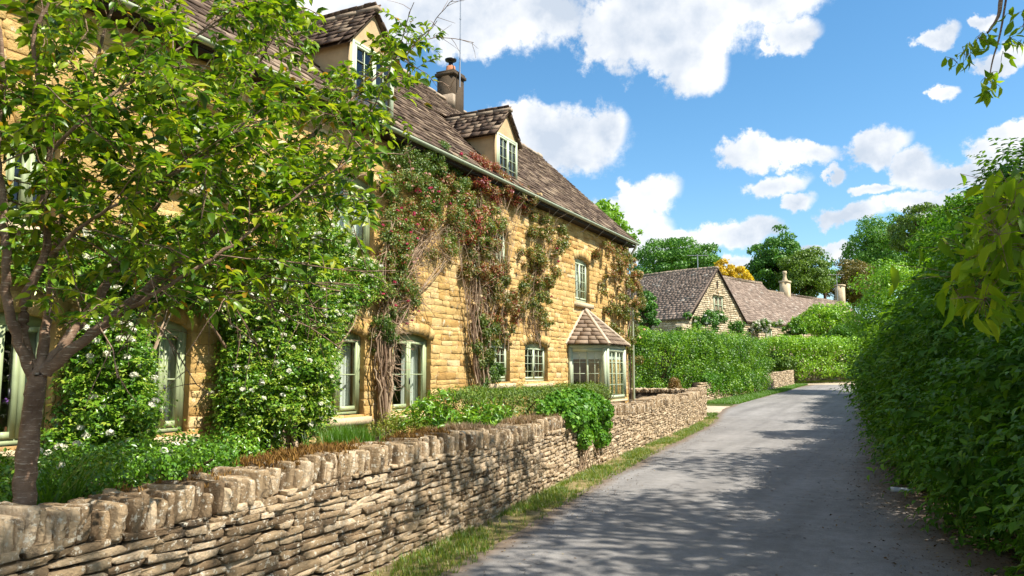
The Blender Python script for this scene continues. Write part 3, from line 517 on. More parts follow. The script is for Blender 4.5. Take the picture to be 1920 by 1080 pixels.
for k, a, b, lb in (('W2', .50, 1.0, 'pale curtain at the right side of the window right of the tree trunk'), ('W2', .0, .22, 'narrow pale curtain at the left of the window right of the tree trunk'), ('W3', .78, 1.05, 'dark grey curtain edge behind the ground floor window with the red vase'), ('W4', .58, 1.05, 'pale green curtain in the ground floor window right of the gnarled stems'),
                    ('W4', -.05, .25, 'pale curtain left in the window right of the gnarled stems'), ('U1', .08, 1.05, 'pale curtain in the upper window left of the climbing rose'), ('U3', .6, 1.05, 'pale curtain in the small upper window above the bay'), ('W1', .8, 1.0, 'pale curtain in the window behind the tree trunk'), ('UM', 0., .4, 'pale curtain in the upper window behind the cherry crown')):
    y0, y1, z0, z1 = WD[k]; curtain(y0+(y1-y0)*a, y0+(y1-y0)*b, z0+.02, z1, lb)
# ornaments on the window boards
def vase(y, z, prof, mat, name, label, cat, fl=None, fm=None, hgt=.3, lv='lush', r=.09, n=9, k=14, x=FX-.36):
    t = thing(name, label, cat, (x, y, z)); mb = MB(); mb.lathe(prof, (x, y, z)); mb.build('vase', mat, t, True)
    top = prof[-1][1]; mb = MB(); st = MB(); P = []
    for i in range(n):
        e = np.array([x+rng.normal(0, r*.6)+.02, y+rng.normal(0, r), z+top+hgt*rng.uniform(.4, 1)]); st.tube(wig((x, y, z+top*.8), e, 5, .01), .003, 4); P.append(e)
    st.build('stem', lv, t); blooms(t, fm, P, fl, k)
y0, y1, z0, z1 = WD['W3']; vase(y0+(y1-y0)*.66, z0, [(0, 0), (.05, 0), (.055, .1), (.04, .14), (.05, .2)], 'red_petal', 'flower_vase', 'red vase of red flowers on the inside of a ground floor window', 'vase', .035, 'red_petal', .42, r=.07)
y0, y1, z0, z1 = WD['W4']; vase(y0+(y1-y0)*.22, z0, [(0, 0), (.07, 0), (.1, .08), (.1, .17), (.05, .26), (.06, .28)], 'metal', 'flower_vase', 'grey glass vase with white hydrangea blooms in the window right of the gnarled stems', 'vase', .07, 'white_petal', .22, r=.12, n=7, k=40)
y0, y1, z0, z1 = WD['W1']; vase(fac(68, 740)[1], z0, [(0, 0), (.05, 0), (.07, .12), (.06, .16)], 'terracotta', 'orchid_pot', 'potted purple orchid in the window behind the tree trunk', 'plant pot', .04, 'purple_petal', .5, r=.06)
mb = MB(); y0, y1, z0, z1 = WD['W2']; c = np.array([FX-.30, y0+.16, z0+.09]); T, Fc = cube_t(4, 4, 4, 2); mb.add(T*[.03, .055, .04]+c, Fc); mb.add(T*.024+c+[0, -.05, .045], Fc); mb.hexa([c+np.array(q) for q in ((-.01, .04, -.01), (.01, .04, -.01), (.01, .04, .01), (-.01, .04, .01), (-.015, .1, .03), (.015, .1, .03), (.015, .1, .04), (-.015, .1, .04))])
M['teal'] = plain('teal_glaze', (.03, .18, .18), .25, .5); mb.box(c[0]-.02, c[0]+.02, c[1]-.02, c[1]+.02, z0, z0+.06); tag(mb.build('bird_ornament', 'teal', None, True), 'small teal bird ornament at the bottom left of a window', 'ornament')

# roof -------------------------------------------------------------
def slates(mb, O, U, V, w, h, rh=.17, cw=(.16, .34), th=.024, skip=None, sag=None, amp=1):
    O, U, V = map(lambda q: np.array(q, float), (O, U, V)); U, V = unit(U), unit(V); Nn = np.cross(U, V); v = 0; C = []; Ms = []; tn = []; row = 0
    Nn = Nn if Nn[2] > 0 else -Nn
    while v < h:
        r = rh*(1.25-.45*v/h); u = -rng.uniform(0, .2)
        while u < w:
            c = rng.uniform(*cw)*(1.15-.3*v/h); u2 = min(u+c, w)
            if u2-max(u, 0) > .04 and not (skip and skip((u+u2)/2, v)):
                uc = (max(u, 0)+u2)/2; lift = rng.uniform(0, .012)*amp+(sag(uc, v) if sag else 0)
                tilt = th*1.3/(r*1.5); L_ = r*1.45/2
                Vt = unit(V-Nn*tilt+U*rng.normal(0, .015)); Nt = unit(np.cross(U, Vt)); Nt = Nt if Nt[2] > 0 else -Nt
                C.append(O+U*uc+V*(v+L_-rng.uniform(0, .02))+Nn*(th*1.6+lift)); Ms.append(np.stack([(U+Nn*rng.normal(0, .02))*(u2-max(u, 0))/2*.975, Vt*L_, Nt*th*rng.uniform(.4, .75)], axis=1)); tn.append(rng.random()**1.2)
            u += c
        v += r; row += 1
    T = np.array([(a, b, c) for a in (-1, 1) for b in (-1, 1) for c in (-1, 1)], float); Fc = np.array([(0, 1, 3, 2), (4, 6, 7, 5), (0, 4, 5, 1), (2, 3, 7, 6), (0, 2, 6, 4), (1, 5, 7, 3)])
    C, Ms, tn = np.array(C), np.array(Ms), np.array(tn); n = len(C); TT = T[None]+rng.normal(0, .05, (n, 8, 3))*[1, .5, .6]
    mb.add((np.einsum('nij,nkj->nki', Ms, TT)+C[:, None]).reshape(-1, 3), (Fc[None]+(np.arange(n)*8)[:, None, None]).reshape(-1, 4), np.repeat(tn, 8))
EX = FX+.26; sl_v = np.array([RX-EX, 0, RZ-EZ]); sl_h = np.linalg.norm(sl_v); sn = np.cross(sl_v/sl_h, (0, 1, 0)); sn = -sn if sn[2] < 0 else sn
sag = lambda u, v: .05*math.sin(u*.45+1)*(v/4.4)-.03*math.sin(u*1.3)*(v/4.4)
mb = MB(); yR0, yR1 = HY0-.1, HY1+.18
for dx in (1,):
    mb.hexa([(EX, yR0, EZ-.09), (EX, yR1, EZ-.09), (RX, yR1, RZ-.12), (RX, yR0, RZ-.12), (EX, yR0, EZ-.02), (EX, yR1, EZ-.02), (RX, yR1, RZ-.05), (RX, yR0, RZ-.05)], .2)
bx_ = 2*RX-EX; mb.hexa([(bx_, yR0, EZ-.09), (bx_, yR1, EZ-.09), (RX, yR1, RZ-.12), (RX, yR0, RZ-.12), (bx_, yR0, EZ), (bx_, yR1, EZ), (RX, yR1, RZ-.03), (RX, yR0, RZ-.03)], .3)
DORM = [(13.93, 14.93), (9.15, 10.3)]
def inD(u, v):
    y = yR0+u; x = EX+sl_v[0]/sl_h*v
    return any(a < y < b and x < FX-.05 and x > FX-1.5 for a, b in DORM)
slates(mb, (EX, yR0, EZ), (0, 1, 0), sl_v, yR1-yR0, sl_h, .15, (.12, .27), .02, inD, sag)
roof = mb.build('roof', 'slate', house)
mb = MB(); C = []; Ms = []; y = yR0
T_ = cube_t(2, 3, 2, 6)
while y < yR1: l = rng.uniform(.3, .5); C.append((RX, y+l/2, RZ-.01+sag(y-yR0, sl_h)+.02)); Ms.append(np.diag([.13, l/2*.99, .055])); y += l
blocks(mb, T_, np.array(C), np.array(Ms), rng.random(len(C)), .05); mb.build('ridge_tile', 'ridge', roof)
# gutter, brackets and downpipe
mb = MB(); gx = EX+.05; th = np.linspace(math.pi, 2*math.pi, 8); prof = [(gx+.055*math.cos(t), EZ-.015+.055*math.sin(t)) for t in th]+[(gx+.048*math.cos(t), EZ-.015+.048*math.sin(t)) for t in th[::-1]]
k = len(prof); ysg = np.arange(yR0, yR1, 1.0).tolist()+[yR1]
mb.add([(x, y, z) for y in ysg for x, z in prof], [(j*k+i, j*k+(i+1) % k, (j+1)*k+(i+1) % k, (j+1)*k+i) for j in range(len(ysg)-1) for i in range(k)])
gut = mb.build('gutter', 'gutter', house)
mb = MB(); mb.box(FX+.02, EX+.0, yR0, yR1, EZ-.13, EZ-.1); mb.build('fascia', 'darkwood', house)
for y in np.arange(5.3, 22, 1.02):
    mb = MB(); mb.tube([(FX, y, EZ-.28), (FX+.10, y, EZ-.26), (gx, y, EZ-.08)], .008, 5); mb.tube([(FX+.1, y-.06, EZ-.26), (FX+.1, y+.06, EZ-.26)], .006, 4); mb.build('bracket', 'metal', gut)
mb = MB(); mb.tube([(gx, HY1-.03, EZ-.05), (gx-.02, HY1-.03, EZ-.16), (FX+.16, HY1-.03, EZ-.35), (FX+.16, HY1-.03, 3), (FX+.16, HY1-.03, .7)], .04, 8); mb.build('downpipe', 'gutter', house, True)
# chimney
ch = thing('chimney_stack', '', '', (0, 0, 0)); bpy.data.objects.remove(ch); BASES.pop()
cyc = fac(846, 165, RX)[1]; cy0, cy1 = cyc-.27, cyc+.27; cx0, cx1 = RX-.27, RX+.23
mb = MB(); mb.box(cx0, cx1, cy0, cy1, RZ-.7, 9.42); mb.box(cx0-.05, cx1+.05, cy0-.05, cy1+.05, 9.42, 9.50); mb.box(cx0-.02, cx1+.02, cy0-.02, cy1+.02, 9.5, 9.56)
chim = mb.build('chimney', 'chimney', house); mb = MB(); mb.box(cx0-.02, cx1+.08, cy0-.16, cy0-.02, RZ-.25, RZ+.12); mb.build('flashing', 'ridge', chim)
cc = ((cx0+cx1)/2, (cy0+cy1)/2, 9.56); mb = MB(); mb.lathe([(.16, 0), (.17, .05), (.13, .09), (.12, .2), (.0, .2)], cc); mb.build('chimney_pot', 'terracotta', chim, True)
mb = MB(); mb.lathe([(.06, .18), (.06, .32), (0, .32)], cc); mb.lathe([(.0, .36), (.15, .36), (.16, .40), (.06, .44), (0, .45)], cc); [mb.bar((cc[0]+.05*a, cc[1]+.05*b, cc[2]+.3), (cc[0]+.1*a, cc[1]+.1*b, cc[2]+.38), .01, .01, (1, 0, 0)) for a, b in ((1, 0), (-1, 0), (0, 1), (0, -1))]; mb.build('cowl', 'blackmetal', chim, True)
ay = fac(866, 160, cx1+.06)[1]; mb = MB(); mb.tube([(cx1+.06, ay-.1, 9.15), (cx1+.06, ay-.1, 14.5)], .014, 6)
for z in np.arange(9.9, 14, .55): mb.tube([(cx1+.06, ay-.1, z), (cx1+.06, ay-.1, z+.04)], .022, 6)
mb.tube([(cx1+.09, ay-.16, 9.1), (cx1+.09, ay-.16, 9.8)], .022, 6); tag(mb.build('aerial_mast', 'metal'), 'tall thin metal aerial mast fixed to the dark chimney', 'aerial')
# dormers
def dormer(y0, y1, ze=6.68, za=7.22):
    zb_ = EZ+.13; ym = (y0+y1)/2; xf = FX+.02; kr = (RZ-EZ)/(RX-EX)
    xr = lambda z: EX+(z-EZ)/kr; mb = MB()
    d = .02; P = [(xf, y0, zb_), (xf, y1, zb_), (xf, y1, ze), (xf, ym, za), (xf, y0, ze)]
    mb.add([(xf-.02, y0, ze), (xf-.02, y1, ze), (xf-.02, ym, za)], [(0, 1, 2)])
    for y in (y0, y1): mb.add([(xf-.02, y, zb_-.1), (xf-.02, y, ze+.04), (xr(ze)-.3, y, ze+.04), (xr(zb_)-.2, y, zb_-.1)], [(0, 1, 2, 3)])
    for a, b in ((y0-.01, y0+.03), (y1-.03, y1+.01)): mb.box(xf-.06, xf-.012, a, b, zb_, ze)
    dm = mb.build('dormer', 'render', house)
    mb = MB(); ov = .10
    for sg in (-1, 1):
        ye = ym+sg*((y1-y0)/2+ov); zeE = ze-(ov)*(za-ze)/((y1-y0)/2); Vv = np.array([0, -sg*((y1-y0)/2+ov), za-zeE+.03]); w = (xf+.07)-xr(za)+.35
        skip = lambda u, v, zeE=zeE, Vv=Vv: (xf+.07-u) < xr(zeE+.03+v*Vv[2]/np.linalg.norm(Vv))-.25
        slates(mb, (xf+.07, ye, zeE+.01), (-1, 0, 0), Vv, w, np.linalg.norm(Vv), .14, (.14, .28), .018, skip)
        mb.add([(xf+.05, ye, zeE), (xr(zeE)-.1, ye, zeE), (xr(za)-.1, ym, za), (xf+.05, ym, za)], [(0, 1, 2, 3)], .2)
    mb.build('dormer_roof', 'slate', dm)
    mb = MB(); [mb.bar((xf+.10-i*.42, ym, za+.06), (xf+.10-(i+1)*.42+.01, ym, za+.06+rng.normal(0, .004)), .14, .07) for i in range(int((xf-xr(za))/.42)+1)]; mb.build('ridge_tile', 'ridge', dm)
    window(None, 2, 4, 2, X=xf+.01, head=.06, mat='palesage', bt=.008, sill=False, parent=house, box=(y0+.03, y1-.03, zb_+.02, ze))
    return dm
dormer(*DORM[0]); dormer(*DORM[1], 6.82, 7.46)
# bay window
bay = MB(); zb0, zb1 = .95, 2.26; A = np.array([(FX, bayY0), (FX+.86, bayY0+.38), (FX+.86, bayY1-.45), (FX, bayY1)])
ctr = A.mean(0)
def ring(s, z): return [(FX+(x-FX)*s, ctr[1]+(y-ctr[1])*s, z) for x, y in A]
bm_ = MB()
def slab(mb, s, z0, z1): P0, P1 = ring(s, z0), ring(s, z1); mb.add(P0+P1, [(0, 1, 5, 4), (1, 2, 6, 5), (2, 3, 7, 6), (0, 3, 2, 1), (4, 5, 6, 7)])
slab(bay, 1.0, .3, zb0-.06); bay_o = bay.build('bay_window', 'facade', house)
mb = MB(); slab(mb, 1.07, zb0-.06, zb0); mb.build('sill', 'sill', bay_o)
mb = MB(); slab(mb, 1.03, zb1-.02, zb1+.07); slab(mb, 1.0, zb0, zb0+.05)
panes = MB(); bars = MB()
for i in range(3):
    p, q = A[i], A[i+1]; d = (q-p)/np.linalg.norm(q-p); ln = np.linalg.norm(q-p); up3 = (0, 0, 1)
    P3 = lambda t, z: (p[0]+d[0]*t, p[1]+d[1]*t, z)
    for t in (.05, ln-.05): mb.bar(P3(t, zb0+.05), P3(t, zb1-.02), .09, .09, (d[0], d[1], 0))
    nn = 2
    for j in range(nn+1): t = .1+(ln-.2)*j/nn; mb.bar(P3(t, zb0+.05), P3(t, zb1-.02), .045, .05, (d[0], d[1], 0))
    mb.bar(P3(.1, zb1-.07), P3(ln-.1, zb1-.07), .05, .09); mb.bar(P3(.1, zb0+.08), P3(ln-.1, zb0+.08), .05, .07)
    for j in range(nn):
        a, b = .1+(ln-.2)*j/nn, .1+(ln-.2)*(j+1)/nn; bars.bar(P3((a+b)/2, zb0+.1), P3((a+b)/2, zb1-.1), .016, .016, (d[0], d[1], 0))
        for zz in np.linspace(zb0+.1, zb1-.1, 5)[1:-1]: bars.bar(P3(a, zz), P3(b, zz), .016, .016)
    panes.add([P3(.05, zb0+.05), P3(ln-.05, zb0+.05), P3(ln-.05, zb1), P3(.05, zb1)], [(0, 1, 2, 3)])
mb.build('frame', 'palesage', bay_o); bars.build('glazing_bar', 'palesage', bay_o); panes.build('pane', 'glass', bay_o)
apex = np.array([FX, 18.84, 3.28]); mb = MB(); ER = np.array(ring(1.14, zb1+.06)); hp = MB()
for i in range(3):
    a, b = ER[i], ER[i+1]; mb.add([a, b, apex], [(0, 1, 2)], .3); nr = 9; Nn = unit(np.cross(b-a, apex-a)); Nn = Nn if Nn[2] > 0 else -Nn
    for r in range(nr):
        t0, t1 = r/nr, min(1, (r+1.25)/nr); la, lb = a+(apex-a)*t0, b+(apex-b)*t0; ua, ub = a+(apex-a)*t1, b+(apex-b)*t1; w = np.linalg.norm(lb-la); n = max(1, int(w/.24+.5)); cut = np.sort(np.concatenate([[0, 1], (np.arange(1, n)+rng.uniform(-.2, .2, n-1))/n]))
        for c0, c1 in zip(cut, cut[1:]):
            c0 += .006; c1 -= .006; P = [la+(lb-la)*c0, la+(lb-la)*c1, ua+(ub-ua)*c1, ua+(ub-ua)*c0]
            mb.hexa([P[0]+Nn*.018, P[1]+Nn*.018, P[2]+Nn*.002, P[3]+Nn*.002, P[0]+Nn*.04, P[1]+Nn*.04, P[2]+Nn*.012, P[3]+Nn*.012], rng.uniform(.72, 1))
for i in range(4): hp.tube(ER[i]+(apex+[0, 0, .03]-ER[i])*np.linspace(0, 1, 8)[:, None], .048, 8)
rb = mb.build('bay_roof', 'slate', bay_o); hp.build('hip_ridge', 'paleridge', bay_o, True)
mb = MB()
for i in range(3):
    p, q = A[i], A[i+1]; c3 = np.array([ctr[0]-.1, ctr[1]]); pa, qa = p+(c3-p)*.12, q+(c3-q)*.12; mb.add([(*pa, zb1-.3), (*qa, zb1-.3), (*qa, zb1-.02), (*pa, zb1-.02)], [(0, 1, 2, 3)])
tag(mb.build('window_blind', 'curtain'), 'cream roller blind half lowered inside the bay window', 'blind')

# ------------------------------------------------------------------ plants on the house
def fcl(px, py, rx, ry, k, thick, X=FX):      # clump centres over an ellipse on the facade
    c = fac(px, py); h = (fac(px+rx, py)[1]-fac(px-rx, py)[1])/2; v = (fac(px, py-ry)[2]-fac(px, py+ry)[2])/2
    a = rng.random(k)*2*math.pi; r = np.sqrt(rng.random(k)); y = c[1]+h*r*np.cos(a); z = c[2]+v*r*np.sin(a); x = X+thick*(.25+.75*rng.random(k))*np.sqrt(np.maximum(.15, 1-r**2)); return np.stack([x, y, z], 1)
def shrub(name, label, cat, base, groups, leafL, leafW, mat, out=(1, -.3, .5), stems=None, stemmat='stem', fl=None, tmpl=LEAF4, group=None, t=(.5, .16), droop=.2, clR=(.12, .22), kids='foliage', tv=.13, cut=-.25):
    t_ = thing(name, label, cat, base, group); mb = MB(); allC = []
    for C, n in groups:
        clumps(mb, C, rng.uniform(*clR, len(C)), int(n*.75), leafL, leafW, out, t, tv, tmpl, droop, cut=cut); allC.append(C)
        m = int(n*.3/7); i = rng.integers(0, len(C), m); d = unit(sph(m)+np.array(out)*.8); sprigs(mb, C[i]+d*clR[1]*rng.uniform(.5, 1, (m, 1)), d+[0, 0, .3], .16, 7, leafL, leafW, (t[0]+.15, .2))
    mb.build(kids, mat, t_); allC = np.vstack(allC)
    if stems:
        mb = MB(); r0 = stems
        for i in rng.choice(len(allC), min(len(allC), 26), replace=False):
            b = np.array(base, float)+rng.normal(0, .08, 3)*[1, 1, 0]; mb.tube(wig(b, allC[i], 8, .05), np.linspace(r0, .006, 8), 5, rng.random())
        mb.build('stem', stemmat, t_, True)
    if fl:
        fm, cnt, r, k = fl; C = allC[rng.choice(len(allC), cnt)]; o = np.broadcast_to(np.array(out, float), C.shape); C = C+unit(o+rng.normal(0, .7, C.shape))*clR[1]*rng.uniform(.9, 1.1, (cnt, 1)); blooms(t_, fm, C, r, k)
    return t_, allC
b1 = fac(170, 880); g = fac
shrub('pyracantha', 'dense white flowering climber between the window behind the trunk and the next window', 'climber', (FX+.3, b1[1], ZB),
      [(fcl(172, 775, 66, 115, 80, .7), 22000), (fcl(180, 665, 58, 70, 46, .6), 11000), (fcl(235, 515, 190, 52, 80, .45), 16000), (fcl(120, 880, 130, 60, 40, .8), 8000)], .052, .026, 'pyra', stems=.03, fl=('white_petal', 240, .040, 20))
shrub('pyracantha', 'tall billowing green climber with white flower clusters left of the first floor window', 'climber', (FX+.3, fac(500, 840)[1], ZB),
      [(fcl(492, 730, 96, 120, 110, .75), 30000), (fcl(520, 590, 120, 90, 80, .6), 19000), (fcl(600, 520, 95, 55, 50, .5), 11000), (fcl(545, 660, 55, 60, 36, .6), 8000), (fcl(445, 580, 55, 80, 46, .5), 11000), (fcl(570, 450, 60, 40, 24, .5), 4600), (fcl(350, 470, 120, 50, 50, .35), 10000)], .052, .026, 'pyra', stems=.035, fl=('white_petal', 320, .034, 16), t=(.58, .18))
# low clipped hedge under the windows
def boxhedge(name, label, cat, pts, w, z0, z1, n, Ln, Wd, mat, rr=.16, fl=None, spacing=.16, group=None, out=(1, -.3, .8), wav=.03, t=(.5, .16), stem=True, tmpl=LEAF4, zvar=0, tv=.12):
    P = np.array(pts, float); S = np.concatenate([[0], np.cumsum(np.linalg.norm(np.diff(P, axis=0), axis=1))]); C = []; Ou = []
    s = 0
    while s < S[-1]:
        x, y = np.interp(s, S, P[:, 0]), np.interp(s, S, P[:, 1]); d = np.array([np.interp(min(s+.3, S[-1]), S, P[:, 0])-x, np.interp(min(s+.3, S[-1]), S, P[:, 1])-y]) if s < S[-1]-.3 else P[-1]-P[-2]; d = d/np.linalg.norm(d); nr = np.array([d[1], -d[0]])
        zz0 = z0(y) if callable(z0) else z0; zz1 = (z1(s/S[-1]) if callable(z1) else z1)+zvar*math.sin(s*1.1+1)*.5
        hh = zz1-zz0; per = hh*2+w; m = max(3, int(per/spacing))
        for j in range(m):
            q = per*j/m+rng.uniform(0, spacing)
            if q < hh: o_ = nr*w/2; z = zz0+q; ou = (nr[0], nr[1], .25)
            elif q < hh+w: o_ = nr*(w/2-(q-hh)); z = zz1; ou = (0, 0, 1)
            else: o_ = -nr*w/2; z = zz1-(q-hh-w); ou = (-nr[0], -nr[1], .25)
            sh = 1-rr/ max(w/2, rr*1.2)
            C.append((x+o_[0]*sh+rng.normal(0, wav), y+o_[1]*sh+rng.normal(0, wav), min(z, zz1-rr)+rng.normal(0, wav))); Ou.append(ou)
        s += spacing*rng.uniform(.8, 1.2)
    C = np.array(C); Ou = np.array(Ou); tt = thing(name, label, cat, (P[0][0], P[0][1], float(C[:, 2].min())), group); mb = MB(); clumps(mb, C, rr*rng.uniform(.8, 1.35, len(C)), n, Ln, Wd, Ou, t, tv, tmpl, .2, cut=-.05); mb.build('foliage', mat, tt)
    if stem:
        mb = MB(); s = .2
        while s < S[-1]:
            x, y = np.interp(s, S, P[:, 0]), np.interp(s, S, P[:, 1]); zz0 = z0(y) if callable(z0) else z0
            for q in range(3): mb.tube(wig((x, y, zz0-.05), (x+rng.normal(0, w*.3), y+rng.normal(0, .3), zz0+(C[:, 2].max()-zz0)*.75), 5, .03), np.linspace(.02, .006, 5)*(1+w*.5), 5)
            s += .5
        mb.build('stem', 'twig', tt)
    if fl:
        fm, cnt, r, k = fl; i = rng.choice(len(C), cnt); blooms(tt, fm, C[i]+unit(Ou[i]+rng.normal(0, .4, (cnt, 3)))*rr*1.1, r, k)
    return tt
boxhedge('low_hedge', 'low clipped flowering hedge behind the wall beside the cherry trunk', 'hedge', [(-5.3, .2), (-5.45, 3.6), (-5.75, 5.3)], 1.25, ZB, 1.04, 46000, .036, .019, 'box', .15, ('white_petal', 26, .032, 14), wav=.05)
# grasses by the trunk
def tufts(mb, P, h, w, k, spread=.5, tone=(.5, .25), lv=.3):
    P = np.repeat(np.asarray(P, float), k, 0); n = len(P); a = rng.random(n)*2*math.pi; tl = rng.random(n)*spread; ax = np.stack([np.cos(a)*tl, np.sin(a)*tl, np.ones(n)], 1); nr = np.stack([np.cos(a), np.sin(a), -tl*.3+.0*a], 1)
    Ls = h*(1+rng.normal(0, lv, n)).clip(.35, 1.8); mb.inst(*BLADE, frames(nr, ax, Ls, np.full(n, w)), P+rng.normal(0, .012, P.shape)*[1, 1, 0], rng.normal(*tone, n).clip(0, 1))
def tuft_thing(name, label, cat, P, h, w, k, mat, spread=.6, tone=(.5, .25), kind=None):
    mb = MB(); tufts(mb, P, h, w, k, spread, tone); return tag(mb.build(name, mat), label, cat, None, kind)
p = fac(130, 930, -4.75); tuft_thing('strap_leaved_plant', 'tuft of long arching green leaves behind the coping right of the trunk', 'plant', [(-4.72, 3.05, ZB), (-4.75, 3.2, ZB), (-4.7, 2.95, ZB)], .42, .016, 40, 'lush', 1.4)
tuft_thing('strap_leaved_plant', 'small tuft of green leaves at the left edge behind the wall', 'plant', [(-4.6, 2.2, ZB), (-4.65, 2.3, ZB)], .36, .014, 30, 'lush', 1.0)
# lavender like mound below the window with the red vase
c = fac(650, 815, -6.5); n = 260; P = np.stack([c[0]+rng.normal(0, .14, n), c[1]+rng.normal(0, .22, n), np.full(n, ZB)], 1); tuft_thing('grassy_mound', 'soft bright green tufted mound below the window with the red vase', 'plant', P, .24, .007, 14, 'lush', .9, (.7, .2))
def leafy(name, label, base, r, h, n, Ln, Wd, mat, cat='plant', fl=None, tmpl=LEAF4, t=(.6, .2), k=14, flat=1, stems=True):
    b = np.array(base, float); C = b+np.stack([rng.normal(0, r*.5, k), rng.normal(0, r*.5, k), rng.uniform(.3, 1, k)*h], 1); t_ = thing(name, label, cat, base); mb = MB(); clumps(mb, C, r*.38, n, Ln, Wd, (0, 0, .5), t, .1, tmpl, .1, cut=-.6); mb.build('foliage', mat, t_)
    if stems: mb = MB(); [mb.tube(wig(b, q, 5, .02), np.linspace(.008, .003, 5), 4) for q in C]; mb.build('stem', 'twig', t_)
    if fl: mb = MB(); fm, cnt, rr, kk = fl; i = rng.choice(k, cnt); flowers(mb, C[i]+sph(cnt)*r*.4, rr, kk); mb.build('flower', fm, t_)
    return t_
leafy('golden_shrub', 'small golden yellow shrub at the foot of the house behind the wall', (*fac(740, 800, -6.9)[:2], ZB), .38, .38, 1500, .035, .018, 'grass', t=(.68, .12))
leafy('golden_shrub', 'little yellow leaved shrub under the sill right of the gnarled stems', (*fac(795, 800, -6.7)[:2], ZB), .25, .3, 800, .035, .018, 'grass', t=(.7, .12))
leafy('leafy_perennial', 'broad leaved green perennial left of the clipped yew hedge', (*fac(850, 770, -6.4)[:2], ZB), .55, .55, 1500, .10, .035, 'box', tmpl=LEAF8, t=(.65, .2))
leafy('leafy_perennial', 'straggly dark leaved plant right below the yew hedge', (*fac(930, 770, -5.9)[:2], ZB), .45, .32, 600, .08, .03, 'box', tmpl=LEAF8)
tuft_thing('iris_clump', 'pale upright iris leaves in front of the yew hedge', 'plant', [(*fac(925, 750, -6.15)[:2], ZB), (*fac(935, 750, -6.1)[:2], ZB)], .58, .035, 16, 'grass', .5, (.45, .15))
tuft_thing('iris_clump', 'single green iris fan left of the pale iris leaves', 'plant', [(*fac(886, 750, -6.2)[:2], ZB)], .55, .03, 9, 'lush', .5, (.6, .15))
ya, yb2 = fac(835, 730, -6.6)[1], fac(1130, 730, -6.45)[1]
boxhedge('yew_hedge', 'flat topped clipped yew hedge in front of the bay window', 'hedge', [(-6.55, ya), (-6.5, yb2)], .75, ZB, 1.36, 36000, .045, .014, 'yew', .15, t=(.6, .2), wav=.03)
# ivy over the wall
ci = wpos(14.6+1.5-0.0)
sI = [s for s in np.arange(10, 22, .1) if abs(((wpos(s)@RGT[:2])/(wpos(s)@FWD[:2]))*F+960-1100) < 6][0]
pI = wpos(sI); C = []
for i in range(60):
    s = sI+rng.normal(0, .75); q = wpos(s); d = wtan(s); nr = np.array([d[1], -d[0]]); dz = rng.random(); C.append((*(q-nr*(.25-.33*(dz < .5))), 1.06+rng.uniform(-.05, .22)*(1-abs(s-sI)/2.2)) if dz >= .5 else (*(q+nr*.05), 1.05-rng.random()**1.5*.75*max(.2, 1-((s-sI-.3)/1.4)**2)))
ivy = thing('ivy', 'mound of bright ivy spilling over the roadside wall', 'ivy', (pI[0], pI[1], .1)); mb = MB(); clumps(mb, np.array(C), .16, 14000, .06, .055, (1, -.3, .5), (.6, .2), .1, LEAF4, .8, cut=0); mb.build('foliage', 'ivy', ivy)
mb = MB(); [mb.tube(wig((pI[0]+.1, pI[1]+rng.normal(0, .6), .05), c_, 6, .04), .008, 4) for c_ in C[::4]]; mb.build('stem', 'stem', ivy)

# climbing roses
def rose(label, base, paths, leafs, mat, leafL=.04, fl=None, tone=(.5, .28), stemr=.018, extra=(), thick=.3):
    t_ = thing('climbing_rose', label, 'climbing rose', (FX+.2, fac(*base)[1], ZB)); mb = MB(); tips = []
    for (pts, n, spread, r) in paths:
        for i in range(n):
            P = []
            for j, (px, py) in enumerate(pts):
                q = fac(px+rng.normal(0, spread*(.35+.65*j/len(pts))), py+rng.normal(0, spread*.6)); q[0] = FX+.06+rng.random()*.16; P.append(q)
            P[0][2] = min(P[0][2], ZB) if pts[0][1] > 760 else P[0][2]
            P = smoothpath(P, 5); P += rng.normal(0, .012, P.shape); P[:, 1] = np.minimum(P[:, 1], HY1-.12); mb.tube(P, np.linspace(r*rng.uniform(.5, 1.2), r*.3, len(P)), 5, rng.random()); tips.append(P)
            for _ in range(5):       # side shoots
                a = P[rng.integers(len(P)//2, len(P))]; b = a+np.array([rng.uniform(-.02, .22), rng.normal(0, .3), rng.normal(-.02, .28)]); b[1] = min(b[1], HY1-.05); mb.tube(wig(a, b, 5, .03), np.linspace(r*.3, .002, 5), 4, rng.random())
    for (px, py, rx, ry, n) in extra:   # tangles of bare shoots
        for _ in range(n):
            a = fac(px+rng.normal(0, rx*.5), py+rng.normal(0, ry*.5)); a[0] = FX+rng.uniform(.04, thick*.8); an = rng.normal(0, .8); l = rng.uniform(.2, .6); mb.tube(wig(a, a+np.array([rng.normal(0, .05), math.cos(an)*l, -abs(math.sin(an))*l]), 6, .03, .04), rng.uniform(.0022, .006), 4, rng.random())
    mb.build('stem', 'stem', t_)
    for mt in set(x[5] if len(x) > 5 else mat for x in leafs):
        mb = MB()
        for x in leafs:
            if (x[5] if len(x) > 5 else mat) != mt: continue
            px, py, rx, ry, n = x[:5]; C = fcl(px, py, rx, ry, max(6, int(n/45)), thick); clumps(mb, C, rng.uniform(.07, .16, len(C)), int(n*4.6), leafL*1.25, leafL*.55, (1, -.2, .4), x[6] if len(x) > 6 else tone, .14, LEAF4, .5, shell=.8)
        mb.build('foliage', mt, t_)
    for fm, L_ in (fl or {}).items():
        for px, py, rx, ry, n, r in L_: C = fcl(px, py, rx, ry, n, thick); C[:, 0] += .1; blooms(t_, fm, C, r, 16)
    return t_
